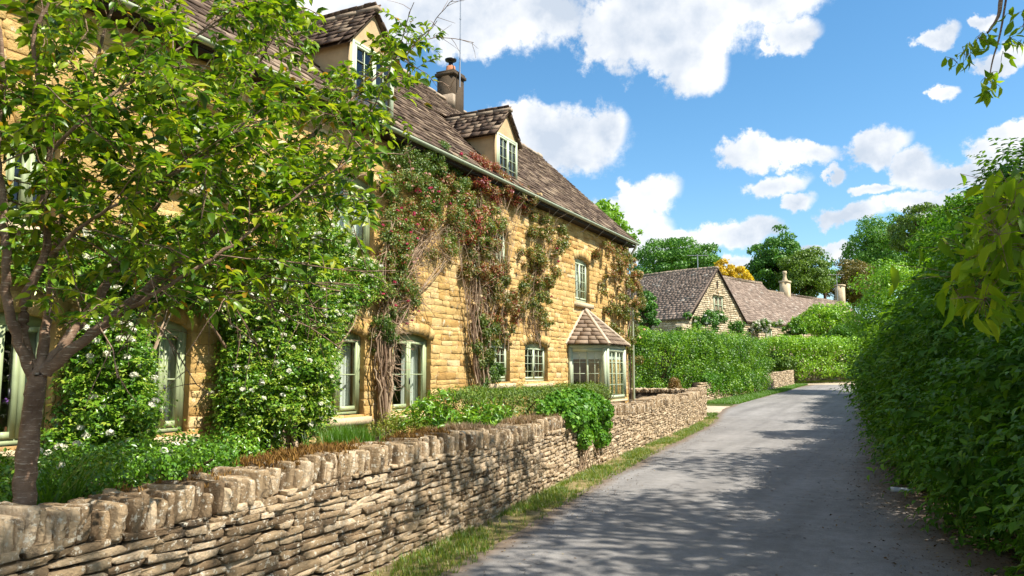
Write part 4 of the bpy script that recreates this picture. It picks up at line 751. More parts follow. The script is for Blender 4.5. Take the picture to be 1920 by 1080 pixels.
rose('big climbing rose on gnarled tan stems between the two sash windows', (705, 800),
     [([(706, 812), (702, 740), (696, 670), (712, 600), (745, 520), (790, 440)], 7, 9, .026), ([(706, 812), (710, 730), (716, 660), (718, 600), (700, 520), (720, 420)], 7, 9, .024), ([(710, 812), (714, 740), (722, 690), (725, 620), (760, 560), (830, 480)], 4, 9, .018), ([(715, 600), (760, 480), (850, 400)], 6, 24, .008)],
     [(800, 320, 75, 38, 2600, 'roseg', (.36, .2)), (760, 365, 65, 45, 2300, 'roseg', (.45, .25)), (840, 380, 60, 60, 2600, 'roseg', (.52, .22)), (730, 450, 40, 60, 1500, 'roseg', (.42, .3)), (730, 540, 45, 50, 1300, 'roseg', (.5, .3)), (712, 620, 26, 50, 600, 'roseg', (.25, .2)), (800, 440, 70, 40, 1300, 'roseg', (.62, .2)), (760, 305, 40, 20, 500, 'roseg', (.3, .2)), (905, 340, 40, 40, 700, 'rosered', (.7, .25)), (825, 290, 30, 14, 400, 'roseg', (.25, .15))],
     'roseg', .032, {'pink_petal': [(800, 370, 60, 20, 16, .03), (740, 430, 40, 50, 18, .028), (730, 560, 40, 60, 16, .026), (838, 296, 10, 5, 3, .04)], 'pale_pink_petal': [(800, 350, 70, 40, 22, .028), (740, 480, 40, 60, 14, .026)]}, extra=[(780, 450, 60, 40, 90), (745, 530, 45, 50, 90), (710, 600, 26, 50, 70), (708, 670, 14, 40, 50)])
rose('red leaved climbing rose under the dormer above the two small windows', (890, 700),
     [([(888, 720), (878, 640), (880, 560), (885, 460), (890, 370)], 9, 11, .016), ([(905, 715), (900, 640), (905, 560), (915, 450), (930, 360)], 8, 11, .016), ([(880, 700), (868, 600), (860, 520), (855, 430)], 6, 8, .012), ([(930, 660), (935, 560), (940, 460), (970, 370)], 4, 12, .010)],
     [(915, 350, 48, 34, 2300, 'rosered', (.6, .25)), (965, 370, 34, 22, 650, 'rosered', (.4, .3)), (890, 420, 50, 50, 2300, 'roseg', (.6, .25)), (905, 500, 45, 60, 2100, 'rosered', (.28, .25)), (930, 580, 40, 50, 1100, 'rosered', (.34, .25)), (895, 640, 28, 50, 800, 'roseamber', (.2, .2)), (910, 690, 22, 30, 420, 'roseg', (.15, .15))],
     'rosered', .042, {'cream_petal': [(930, 450, 50, 60, 12, .04), (905, 600, 35, 60, 10, .036), (985, 362, 12, 8, 2, .05)]}, extra=[(880, 560, 20, 90, 50), (900, 450, 30, 60, 40)])
rose('narrow climbing rose between the hidden upper window and the bay', (995, 640),
     [([(1000, 650), (990, 600), (1000, 540), (1015, 470), (1020, 420)], 6, 9, .010), ([(960, 610), (975, 560), (995, 500), (1025, 440)], 5, 8, .008)],
     [(1020, 440, 38, 36, 1300, 'roseamber', (.5, .28)), (1005, 500, 36, 40, 1300, 'roseamber', (.5, .3)), (995, 560, 26, 40, 700, 'roseamber', (.4, .3)), (1010, 600, 18, 24, 220)], 'roseamber', .042, {'cream_petal': [(1020, 450, 34, 34, 12, .036)], 'pink_petal': [(1010, 500, 30, 60, 5, .03)]}, extra=[(985, 600, 12, 30, 25)])
rose('cream flowered climbing rose on the far corner of the house by the downpipe', (1168, 730),
     [([(1172, 735), (1170, 660), (1165, 590), (1150, 520), (1148, 470)], 4, 7, .010), ([(1168, 735), (1170, 640), (1168, 560), (1165, 490)], 2, 5, .008)],
     [(1150, 500, 40, 40, 1700, 'roseamber', (.62, .25)), (1160, 560, 40, 45, 1900, 'roseamber', (.55, .28)), (1165, 610, 24, 36, 800, 'roseamber', (.4, .25)), (1175, 660, 10, 60, 300)], 'roseamber', .046, {'cream_petal': [(1155, 520, 38, 50, 34, .045), (1170, 600, 24, 50, 14, .042)]}, thick=.5)

# ------------------------------------------------------------------ cherry tree
def cherry(t_, limbs, sub=.13, leafmat='cherry', Ln=.088, Wd=.034, seed=3, tone=(.45, .22), start=.3, sublen=(.45, 1.05), keep=None, twl=(.15, .36), droop=.9, bark='bark', lsp=.036):
    wood = MB(); lf = MB(); LP = []; LA = []; LN = []
    for pts, r0, r1, st in limbs:
        P = smoothpath(pts, 6); d = np.linalg.norm(np.diff(P, axis=0), axis=1); S = np.concatenate([[0], np.cumsum(d)]); tot = S[-1]
        rr = (r0+(r1-r0)*(S/tot)**.8)*(.72 if st < 1 else 1); wood.tube(P+rng.normal(0, .004, P.shape), rr*(1+rng.normal(0, .04, len(P))), 12, rng.uniform(.3, .7, 1)[0]); s = tot*st
        while s < tot:
            a = np.array([np.interp(s, S, P[:, k]) for k in range(3)]); i = min(np.searchsorted(S, s), len(P)-1); tg = unit(P[i]-P[i-1]); dr = unit(tg*.55+rng.normal(0, .62, 3)+[0, 0, .18]); l = rng.uniform(*sublen)*(1.1-.5*s/tot)
            b = a+dr*l; Q = wig(a, b, 7, .035); Q[:, 2] -= np.linspace(0, 1, 7)**2*l*.12; wood.tube(Q, np.linspace(max(.004, rr[i]*.32), .003, 7), 5, .5)
            for u in np.arange(.12, l, .085):
                q = Q[0]+(Q[-1]-Q[0])*0; q = np.array([np.interp(u/l*6, range(7), Q[:, k]) for k in range(3)]); td = unit(dr*.5+rng.normal(0, .7, 3)+[0, 0, .05]); tl = rng.uniform(*twl)*(1.1-.4*u/l); e = q+td*tl; E = wig(q, e, 4, .012); E[:, 2] -= np.linspace(0, 1, 4)**2*tl*.2
                wood.tube(E, [.003, .0025, .002, .0012], 3, .3, False)
                for v in np.arange(.02, tl, lsp):
                    f = v/tl*3; w_ = np.array([np.interp(f, range(4), E[:, k]) for k in range(3)]); sd_ = unit(np.cross(td, rng.normal(0, 1, 3))); LP.append(w_); LA.append(td*.45+sd_*.8); LN.append(np.cross(td, sd_))
            s += sub*rng.uniform(.6, 1.4)
    LP, LA, LN = map(np.array, (LP, LA, LN))
    if keep is not None: k = keep(LP); LP, LA, LN = LP[k], LA[k], LN[k]
    n = len(LP); Ls = Ln*(1+rng.normal(0, .22, n)).clip(.45, 1.5); ax = LA-np.array([0, 0, droop])*rng.uniform(.2, 1, (n, 1)); nn = unit(LN)*np.sign(LN[:, 2:3]+.01)+[0, 0, .7]
    lf.inst(*LEAF8, frames(nn+rng.normal(0, .25, (n, 3)), ax, Ls, Ls*Wd/Ln*1.15), LP, rng.normal(*tone, n).clip(0, 1)); print('cherry leaves', n)
    wood.build('trunk', bark, t_, True); lf.build('crown', leafmat, t_, True)
ct = thing('cherry_tree', 'young cherry tree with peeling bark in front of the house at the left', 'tree', (*at(42, 1029, 4.37)[:2], ZB))
D0 = 4.37; fork = at(72, 700, D0)
trunk = [at(40, 1040, D0), at(47, 930, D0), at(52, 850, D0), at(60, 770, D0), at(68, 715, D0), fork]
LIM = [(trunk, .063, .050, 2.0),
 ([at(66, 712, D0), at(35, 640, D0-.05), at(14, 560, D0-.1), at(10, 460, D0-.2), at(4, 360, D0-.2), at(-6, 250, D0-.3), at(5, 120, D0-.3), at(-10, 10, D0-.3)], .045, .012, .35),
 ([at(70, 705, D0), at(46, 640, D0+.0), at(48, 560, D0), at(85, 470, D0), at(82, 380, D0-.05), at(92, 290, D0-.1), at(75, 170, D0-.15), at(62, 70, D0-.2), at(92, 5, D0-.2), at(130, -70, D0-.2)], .046, .010, .3),
 ([at(75, 700, D0), at(88, 600, D0+.15), at(98, 500, D0+.3), at(118, 400, D0+.5), at(140, 280, D0+.7), at(170, 150, D0+.8), at(210, 20, D0+.9), at(240, -60, D0+1)], .042, .010, .3),
 ([at(80, 700, D0), at(130, 630, D0+.1), at(185, 560, D0+.25), at(235, 470, D0+.4), at(300, 380, D0+.6), at(370, 275, D0+.8), at(435, 190, D0+1.), at(490, 110, D0+1.2), at(520, 40, D0+1.3), at(545, -30, D0+1.4)], .045, .010, .22),
 ([at(85, 700, D0), at(160, 635, D0+.0), at(240, 570, D0+.1), at(330, 495, D0+.3), at(420, 420, D0+.6), at(520, 320, D0+1.), at(610, 230, D0+1.5), at(700, 150, D0+1.9), at(775, 85, D0+2.3), at(805, 62, D0+2.5)], .046, .006, .2),
 ([at(200, 605, D0+.05), at(300, 545, D0-.1), at(420, 470, D0-.1), at(540, 380, D0), at(640, 310, D0+.2), at(700, 260, D0+.3)], .022, .005, .15),
 ([at(95, 480, D0), at(160, 420, D0-.2), at(260, 360, D0-.3), at(380, 290, D0-.3), at(500, 200, D0-.2)], .018, .005, .1),
 ([at(235, 470, D0+.4), at(330, 430, D0+.3), at(450, 400, D0+.3), at(560, 380, D0+.5), at(660, 340, D0+.7)], .016, .005, .15),
 ([at(92, 290, D0-.1), at(180, 200, D0-.2), at(280, 130, D0-.1), at(380, 60, D0), at(460, 0, D0)], .016, .005, .1),
 ([at(300, 520, D0+.2), at(400, 540, D0+.2), at(500, 560, D0+.4), at(580, 580, D0+.6)], .010, .004, .2)]
def proj(P): Q = (P-E0)@RM; return 960+F*Q[:, 0]/-Q[:, 2], 540-F*Q[:, 1]/-Q[:, 2]
def keepC(P):      # the outline of the pruned crown
    x, y = proj(P); lim = np.interp(y, [-100, 0, 60, 200, 330, 470, 560, 610, 640], [560, 700, 830, 800, 730, 680, 560, 300, 120]); r = rng.random(len(P))
    ok = (x < lim) & (y < 640) & ((P@FWD) > 3.3); thin = np.where(x > 600, .85, 1.0)*np.where(y > 520, .45, 1.0); return ok & (r < thin)
cherry(ct, LIM, sub=.10, keep=keepC, Ln=.072, Wd=.029, lsp=.0130, tone=(.42, .27))
# second: large cherry overhanging from the right, trunk out of view
ot = thing('overhanging_cherry', 'hanging leafy cherry branches reaching in from the top right over the lane', 'tree', (3.4, 4.2, 0))
T0 = np.array([3.4, 4.2, 0]); OL = [([T0+[0, 0, -.1], T0+[.05, 0, 1.2], T0+[0, .1, 2.5], T0+[-.1, .2, 4.0], T0+[-.3, .3, 5.5]], .17, .06, .55),
 ([T0+[0, .1, 2.4], at(2150, 60, 4.3), at(1985, -40, 4.2), at(1890, -25, 4.1), at(1872, 30, 4.1), at(1852, 62, 4.1)], .03, .004, .985),
 ([at(1890, -25, 4.1), at(1876, 60, 4.1), at(1862, 110, 4.1), at(1856, 140, 4.1)], .006, .003, .999),
 ([T0+[0, .1, 2.2], at(2200, 260, 4.2), at(2050, 320, 4.1), at(1950, 385, 4.0), at(1880, 440, 4.0), at(1835, 500, 4.0), at(1812, 530, 4.0)], .035, .004, .985)]
def hang(mb, wood, a, n, s=.12, spread=.05):     # drooping leaf bunches at branch ends
    for i in range(n):
        b = a+rng.normal(0, spread, 3)*[1, 1, .8]; wood.tube(np.array([a, (a+b)/2+[0, 0, .01], b]), .0015, 3, .3, False); ax = np.array([rng.normal(0, .45), rng.normal(0, .45), -1]); nr = rng.normal(0, 1, 3); l = s*rng.uniform(.7, 1.2)
        mb.inst(*LEAF8, frames(nr[None], ax[None], np.array([l]), np.array([l*.42])), b[None], np.array([rng.random()]))
wood = MB(); lf = MB()
for pts, r0, r1, st in OL: P = smoothpath(pts, 5); wood.tube(P, np.linspace(r0, r1, len(P)), 8)
for px, py, n in ((1850, 62, 5), (1835, 72, 7), (1820, 88, 7), (1808, 102, 6), (1795, 118, 4), (1856, 142, 6), (1860, 158, 7), (1848, 165, 6), (1905, 30, 5), (1895, 75, 5), (1905, 85, 4), (1918, 50, 6), (1880, 100, 3), (1930, 20, 6)): hang(lf, wood, at(px, py, 4.1+rng.normal(0, .06)), n, .085, .028)
wood2 = lf2 = None
for t in np.linspace(0, 1, 26):
    px, py = 1960-150*t, 345+200*t**1.2; hang(lf, wood, at(px+rng.normal(0, 16), py+rng.normal(0, 20), 4.0+rng.normal(0, .14)), 13, .13, .09)
for px, py, n in ((1800, 560, 5), (1840, 560, 6), (1870, 520, 8), (1910, 500, 9), (1900, 440, 8), (1910, 345, 5), (1790, 545, 3), (1925, 420, 8), (1850, 480, 9), (1885, 400, 8), (1915, 460, 10), (1860, 440, 6), (1930, 540, 8), (1880, 575, 5)): hang(lf, wood, at(px, py, 4.0), n, .125, .06)
P = T0+[-.1, .2, 6.9]; Cc = P+sph(120)*[1.9, 2.6, 1.5]*rng.uniform(.5, 1, (120, 1)); px_, py_ = proj(Cc); Cc = Cc[(px_ > 2080) | (py_ < -160) | ((Cc@FWD) < .5)]; clumps(lf, Cc, .4, 7500, .11, .05, t=(.5, .2), droop=.7)
for q in Cc[::3]: wood.tube(wig(T0+[-.1, .2, 4.4], q, 6, .06), np.linspace(.045, .008, 6), 5)
wood.build('trunk', 'bark', ot, True); lf.build('crown', 'limeleaf', ot, True)

# ------------------------------------------------------------------ generic trees
def tree(name, label, base, cz, R, n, Ln, mat, K=60, trunk_r=.3, Wd=None, flat=.7, t=(.5, .15), group=None, clr=(.22, .36), low=-.35, bark='twig', shell=.4, cut=-.3, cat='tree', inner=.35, tv=.1, jit=.5):
    base = np.array(base, float); c = np.array([base[0], base[1], cz]); R = np.array(R, float); t_ = thing(name, label, cat, base, group)
    i = np.arange(K)+.5; ph = np.arccos(1-2*i/K); th = math.pi*(1+5**.5)*i; d = np.stack([np.cos(th)*np.sin(ph), np.sin(th)*np.sin(ph), np.cos(ph)], 1); d = d[d[:, 2] > low]; d += rng.normal(0, .09, d.shape)
    rf = rng.uniform(.70, .86, (len(d), 1)); C = c+d*R*rf; m = int(K*inner); C2 = c+sph(m)*R*.45; Cr = R.mean()*rng.uniform(*clr, len(C)); mb = MB()
    clumps(mb, np.vstack([C, C2]), np.concatenate([Cr, np.full(m, R.mean()*.3)]), n, Ln, Wd or Ln*.7, np.vstack([unit(d+[0, 0, .4]), np.zeros((m, 3))]), t, tv, LEAF4, .2, flat, shell, jit, cut); mb.build('crown', mat, t_)
    mb = MB(); mb.tube(wig(base-[0, 0, .2], c-[0, 0, R[2]*.3], 6, .04*R[0]*.3), np.linspace(trunk_r, trunk_r*.6, 6), 9)
    for q in C[::3]: mb.tube(wig(c-[0, 0, R[2]*.5], q, 6, R[0]*.03), np.linspace(trunk_r*.4, trunk_r*.06, 6), 5)
    mb.build('trunk', bark, t_); return t_
def ftree(name, label, px, top, bot, w, d, mat, n=14000, **k):        # photo silhouette at distance d
    zt, zb_ = at(px, top, d)[2], at(px, bot, d)[2]; p = at(px, (top+bot)/2, d); r = w/2/F*d; return tree(name, label, (p[0], p[1], zg(p[1])), (zt+zb_)/2, (r, r, (zt-zb_)/2), int(n*1.6), k.pop('Ln', d*.0027), mat, **k)
ftree('broadleaf_tree', 'broad dark green domed tree behind the gabled cottage', 1268, 442, 570, 185, 105, 'treeleaf', 20000, K=110, clr=(.16, .26), flat=.5, t=(.55, .18))
ftree('broadleaf_tree', 'round dense dark tree in the middle distance left of the chimney pot', 1460, 434, 580, 128, 112, 'treeleaf', 16000, K=90, clr=(.17, .27), flat=.55, t=(.45, .18))
ftree('golden_tree', 'golden yellow tree peeking over the cottage roof right of the gable', 1358, 488, 560, 46, 98, 'gold', 3200, K=24)
ftree('golden_tree', 'smaller yellow bush beyond the roof beside the taller golden tree', 1388, 500, 560, 44, 98, 'gold', 3000, K=24, t=(.8, .15))
ftree('broadleaf_tree', 'mid green pointed tree behind the cottage chimney pot', 1508, 468, 590, 100, 106, 'treeleaf2', 9000, K=50)
ftree('feathery_tree', 'thin feathery topped tree left of the coppery conifer', 1545, 468, 560, 46, 108, 'treeleaf', 900, K=26)
ftree('coppery_conifer', 'coppery brown conifer behind the far chimney', 1600, 486, 600, 104, 112, 'copper', 9000, K=60, flat=.5, Wd=.15)
ftree('broadleaf_tree', 'large smooth round tree above the coppery conifer', 1655, 400, 590, 150, 122, 'treeleaf', 16000, K=90, t=(.7, .15), clr=(.17, .27))
ftree('layered_tree', 'taller layered tree behind the lane hedge at the right', 1735, 378, 520, 130, 45, 'treeleaf2', 12000, K=60, flat=.4, t=(.4, .2))
ftree('ash_tree', 'leafy dark tree rising above the right hand hedge', 1880, 322, 760, 330, 19, 'elder', 26000, K=90, Ln=.12, Wd=.055, t=(.3, .2), clr=(.16, .26), flat=.7)
ftree('broadleaf_tree', 'leafy light green branches showing past the far gable of the stone house', 1120, 372, 470, 120, 29, 'hedge2', 2600, K=30, Ln=.12, trunk_r=.07)
ftree('broadleaf_tree', 'thin leafy sprig of tree at the far corner of the stone house', 1178, 425, 470, 46, 28, 'hedge2', 300, K=12, Ln=.1, trunk_r=.03)
ftree('broadleaf_tree', 'small dark bush in front of the long left roof of the cottage', 1212, 545, 640, 42, 48, 'treeleaf', 2600, K=26)
ftree('lime_maple', 'yellow green rounded maple before the far roofs', 1545, 568, 650, 110, 70, 'hedge2', 5000, K=44, t=(.6, .2), cat='tree')
ftree('broadleaf_tree', 'bushy green shrub left of the lime maple', 1492, 598, 650, 44, 66, 'hedge', 1800, K=20)
ftree('broadleaf_tree', 'bushy green shrub above the far end of the clipped hedge', 1590, 604, 660, 80, 64, 'hedge', 2600, K=24)
ftree('elder_tree', 'bright yellow green bushy tree at the right side of the lane bend', 1672, 476, 740, 150, 43, 'hedge2', 9000, K=60, Ln=.16, Wd=.08, t=(.5, .2), flat=.75, trunk_r=.12)
# out of view roadside trees that shade the lane
for (x, y, cz, R, lb) in ((5.6, 2.0, 9.6, (3.0, 3.0, 3.2), 'tall roadside tree nearest the camera beyond the right hedge'), (5.2, 8.4, 9.3, (3.0, 3.2, 3.4), 'tall roadside tree shading the lane where the wall coping turns mossy'), (5.8, 15.0, 8.6, (2.8, 3.4, 3.0), 'tall roadside tree shading the middle of the lane')):
    tree('roadside_tree', lb, (x, y, 0), cz, R, 6800, .15, 'treeleaf', K=66, trunk_r=.2, group='roadside trees beyond the right hedge', inner=.5, clr=(.2, .3))

# ------------------------------------------------------------------ hedges
boxhedge('field_hedge', 'tall clipped green hedge above the short stone wall past the gravel drive', 'hedge', [(-12.3, 32.6), (-10.2, 34.6), (-9.2, 38), (-8.7, 44), (-8.7, 49.8)], 2.2, lambda y: zg(y)+.35, lambda t: 3.5-.1*t, 150000, .082, .052, 'hedge', .42, spacing=.44, wav=.15, t=(.5, .22), zvar=.3, tv=.2)
boxhedge('field_hedge', 'long far clipped hedge running behind the bend of the lane', 'hedge', [world(19, 57.5)[:2], world(25, 60)[:2], world(31.5, 65)[:2], world(34, 70)[:2]], 2.6, lambda y: zg(y)+.75, 4.2, 70000, .13, .09, 'hedge2', .5, spacing=.5, wav=.1, t=(.6, .2))
boxhedge('ivy_drape', 'dark ivy draped over the wall under the tall clipped hedge', 'ivy', [(-8.5, 36), (-8.0, 43)], .5, lambda y: zg(y)+.5, 1.55, 9000, .09, .08, 'ivy', .2, spacing=.25, stem=False)
ftree('rounded_shrub', 'small dark rounded shrub in front of the far hedge by the wall end', 1462, 660, 706, 62, 57, 'yew', 2600, K=26, cat='shrub')
p = at(1265, 727, 27.6+1.0); c_ = thing('brown_topiary', 'small brown conical topiary bush behind the end of the roadside wall', 'shrub', (p[0], p[1], ZB)); K = 26; hh = np.linspace(.1, .75, K); rr = .36*(1-(hh-.1)/.75)**.7; aa = np.arange(K)*2.4; C = np.stack([p[0]+rr*np.cos(aa)*.7, p[1]+rr*np.sin(aa)*.7, ZB+hh*.85+.05], 1); mb = MB(); clumps(mb, C, .12, 2600, .05, .025, (0, 0, .3), (.5, .25), .1, cut=-.6); mb.build('foliage', 'brown', c_); mb = MB(); mb.tube([(p[0], p[1], ZB-.05), (p[0], p[1], ZB+.5)], .02, 6); mb.build('stem', 'twig', c_)
# the dark shrubs along the right of the lane
def lane_shrub(label, y0, y1, top, n, Ln, Wd, mat, t, sp=.42, rr=(.32, .55), fx=.45, tmpl=LEAF4, depth=2.4, fl=None, bulge=.45, setback=(.6, 1.8)):
    C = []; Ou = []; y = y0
    while y < y1:
        tp = top(y); z = .25
        bx = np.interp(y, [q[1] for q in ROADR], [q[0] for q in ROADR])+fx
        while z < tp:
            f = z/tp; xo = -bulge*math.sin(min(1, f*1.25)*math.pi*.9)+max(0, f-setback[0])*setback[1]; C.append((bx+xo+rng.normal(.05, .2), y+rng.normal(0, .2), z+rng.normal(0, .16))); Ou.append((-1, -.25, .35)); z += sp*rng.uniform(.8, 1.2)
        for xx in np.arange(.5, depth, sp): C.append((bx+xx+max(0, setback[1]*(1-setback[0])-.75)+rng.normal(0, .15), y+rng.normal(0, .15), tp+.42*xx+rng.normal(0, .16))); Ou.append((-.3, -.2, 1))
        for _ in range(3): C.append((bx+rng.uniform(.5, depth), y, rng.uniform(.3, tp-.5))); Ou.append((0, 0, 0))
        y += sp*rng.uniform(.8, 1.2)
    C = np.array(C); Ou = np.array(Ou); t_ = thing('lane_shrub', label, 'shrub', (bx+1, (y0+y1)/2, zg(y1))); C[:, 2] += np.array([zg(q) for q in C[:, 1]]); mb = MB(); Rr = rng.uniform(rr[0]*.75, rr[1], len(C)); clumps(mb, C, Rr, int(n*.55), Ln, Wd, Ou, (t[0]-.1, t[1]), .12, LEAF4, .35, shell=.55, cut=-.15)
    m = int(n*.95/9); i = rng.choice(len(C), m, p=Rr**2/np.sum(Rr**2)); d = unit(sph(m)+Ou[i]*.9); k_ = Ou[i][:, 0] != 0; sprigs(mb, (C[i]+d*Rr[i][:, None]*rng.uniform(.55, .95, (m, 1)))[k_], d[k_]+[0, 0, .25], Ln*3.1, 9, Ln, Wd, t, tmpl); mb.build('foliage', mat, t_)
    mb = MB()
    for i in range(int((y1-y0)*5)):
        yy = rng.uniform(y0, y1); b = np.interp(yy, [q[1] for q in ROADR], [q[0] for q in ROADR])+fx+rng.uniform(.3, 1.6); e = C[rng.integers(len(C))]; e = np.array([e[0], yy+rng.normal(0, .4), e[2]]); mb.tube(wig((b, yy, zg(yy)-.05), e, 7, .06), np.linspace(.03, .005, 7), 5)
    mb.build('stem', 'twig', t_)
    if fl: fm, pts, r, k = fl; mb = MB(); flowers(mb, np.array(pts), r, k); mb.build('flower', fm, t_)
    return t_
lane_shrub('dark large leaved dogwood shrub nearest the camera at the right edge', 5.0, 10.6, lambda y: 3.0+.2*math.sin(y*2), 44000, .115, .055, 'dark', (.5, .22), tmpl=LEAF8, fx=.55)
lane_shrub('shaded broadleaf shrub along the lane beside the pale stone', 10.6, 17.5, lambda y: 3.0+.25*math.sin(y*1.3), 52000, .11, .052, 'dark', (.6, .25), tmpl=LEAF4)
lane_shrub('mid green shrub along the lane right of the shadowed bend', 17.5, 27, lambda y: 3.2+.3*math.sin(y*1.1), 46000, .13, .065, 'elder', (.35, .22), fx=.7, setback=(.5, 2.6), sp=.5)
lane_shrub('bright green elder at the far end of the right hand hedge', 27, 47.5, lambda y: 4.3+.5*math.sin((y-27)/20*3.1)+.3*math.sin(y*1.7), 50000, .17, .09, 'elder', (.78, .22), fx=1.0, setback=(.35, 2.6), sp=.65, rr=(.45, .8), depth=3.5)
# ------------------------------------------------------------------ cottage beyond the hedges
e1 = np.array([.309, .951, 0]); e2 = np.array([-.951, .309, 0]); AP = at(1343, 503, 66.0); O0 = np.array([AP[0], AP[1], 0])
def cw(a, b, z): return O0+e1*a+e2*b+[0, 0, z]
cot = thing('stone_cottage', 'pale stone gabled cottage with a long stone slate wing beyond the hedges', 'cottage', cw(0, 4, zg(O0[1])))
za, ze, hw = AP[2], 6.15, 4.55
mb = MB(); gw0, gw1 = at(1335, 585, 66)@e1-O0@e1, at(1357, 585, 66)@e1-O0@e1
wy0, wy1, wz0, wz1 = -.55, .75, at(1345, 587, 66)[2], at(1345, 557, 66)[2]
# gable wall of rows of stones, with an opening
def stonewall(mb, a0, a1, b, z0, z1, roofcut=None, axis=0, holes=(), ch=(.14, .2), sl=(.25, .6)):
    C = []; Ms = []; tn = []; z = z0
    while z < z1:
        c = rng.uniform(*ch); a = a0-rng.uniform(0, .3)
        while a < a1:
            l = rng.uniform(*sl); s0, s1 = max(a, a0), min(a+l, a1); ok = s1-s0 > .05
            if roofcut: ok = ok and max(abs(s0), abs(s1)) < roofcut(z+c)
            if any(s1 > h0 and s0 < h1 and z+c*.7 > h2 and z+c*.3 < h3 for h0, h1, h2, h3 in holes): ok = False
            if ok:
                m = (s0+s1)/2; p = cw(m, b, z+c/2) if axis == 0 else cw(b, m, z+c/2); u, n_ = (e1, -e2) if axis == 0 else (e2, -e1)
                C.append(p); Ms.append(np.stack([u*(s1-s0)/2*.97, n_*.05*rng.uniform(.7, 1.3), np.array([0, 0, c/2*.93])], axis=1)); tn.append(rng.random())
            a += l
        z += c
    blocks(mb, STF, np.array(C), np.array(Ms), np.array(tn), .04)
rc = lambda z: 99 if z < ze else (za-z)/(za-ze)*hw
mb.add([cw(-hw, .02, .5), cw(hw, .02, .5), cw(hw, .02, ze), cw(0, .02, za), cw(-hw, .02, ze)][:4]+[cw(-hw, .02, ze)], [(0, 1, 2, 4)]); mb.add([cw(-hw, .02, ze), cw(hw, .02, ze), cw(0, .02, za)], [(0, 1, 2)])
stonewall(mb, -hw, hw, 0, 2.2, za, rc, 0, [(wy0, wy1, wz0, wz1)])
mb.add([cw(-hw+.02, 0, .5), cw(-hw+.02, 16, .5), cw(-hw+.02, 16, ze), cw(-hw+.02, 0, ze)], [(0, 1, 2, 3)]); stonewall(mb, 0, 9, -hw, 3, ze, None, 1)
mb.add([cw(hw, .6, .5), cw(39, .6, .5), cw(39, .6, ze+.2), cw(hw, .6, ze+.2)], [(0, 1, 2, 3)]); stonewall(mb, hw, 39, .55, 3.2, ze+.1, None, 0, [(9.6, 10.6, 3, 5.6)], ch=(.16, .24), sl=(.3, .8))
mb.add([cw(39, .6, .5), cw(39, 8.6, .5), cw(39, 8.6, ze), cw(39, 4.6, 10.1), cw(39, .6, ze)], [(0, 1, 2, 3)]); mb.add([cw(39, .6, ze), cw(39, 8.6, ze), cw(39, 4.6, 10.1)], [(0, 1, 2)])
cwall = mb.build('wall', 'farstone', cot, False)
mb = MB()
def cslope(a0, b0, z0, du, dv, w, rh=.24):      # roof plane with slates
    O = cw(a0, b0, z0); U = e1*du[0]+e2*du[1]; Vv = e1*dv[0]+e2*dv[1]+np.array([0, 0, dv[2]]); h = np.linalg.norm(Vv); n_ = unit(np.cross(U, Vv)); n_ = n_ if n_[2] > 0 else -n_
    mb.hexa([O-n_*.1, O+U*w-n_*.1, O+U*w+Vv-n_*.1, O+Vv-n_*.1, O, O+U*w, O+U*w+Vv, O+Vv], .3); slates(mb, O, U, Vv, w, h, rh, (.22, .5), .03, None, lambda u, v: .06*math.sin(u*.5)*v/h)
ov = .25; sz = (za-ze)/hw
cslope(-hw-ov, -.12, ze-ov*sz, (0, 1), (hw+ov, 0, (hw+ov)*sz), 8.9); cslope(hw+.05, -.12, ze, (0, 1), (-hw-.05, 0, za-ze), 8.9)
cslope(-hw-ov, 8.9, ze-ov*sz-.35, (0, 1), (hw+ov, 0, (hw+ov)*sz-.1), 8)
wr = 10.85
cslope(hw-.6, .3, ze, (1, 0), (0, 4.3, wr-ze), 17-hw+.6); cslope(3, 8.9, ze, (1, 0), (0, -4.3, wr-ze), 14)
cslope(17, .3, ze-.05, (1, 0), (0, 4.3, 10.15-ze), 22.2); cslope(17, 8.9, ze-.05, (1, 0), (0, -4.3, 10.15-ze), 22.2)
mb.add([cw(17, .3, ze), cw(17, 8.9, ze), cw(17, 4.6, wr)], [(0, 1, 2)], .6)
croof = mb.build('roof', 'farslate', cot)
mb = MB()
for (p, q) in ((cw(0, -.15, za+.06), cw(0, 8.9, za+.06)), (cw(0, 8.9, za-.35), cw(0, 17, za-.35)), (cw(2.5, 4.6, wr+.06), cw(17, 4.6, wr+.06)), (cw(17, 4.6, 10.2), cw(39.2, 4.6, 10.2))):
    k = int(np.linalg.norm(q-p)/.5)
    for i in range(k): mb.bar(p+(q-p)*i/k, p+(q-p)*(i+.97)/k, .26, .14+rng.uniform(0, .05))
mb.build('ridge_tile', 'ridge', croof)
mb = MB(); mb.bar(cw(-hw-.1, -.14, ze-.3), cw(.0, -.14, za-.08), .1, .12, -e2); mb.bar(cw(hw+.2, -.14, ze-.2), cw(.0, -.14, za-.08), .1, .16, -e2); mb.build('verge', 'darkwood', croof)
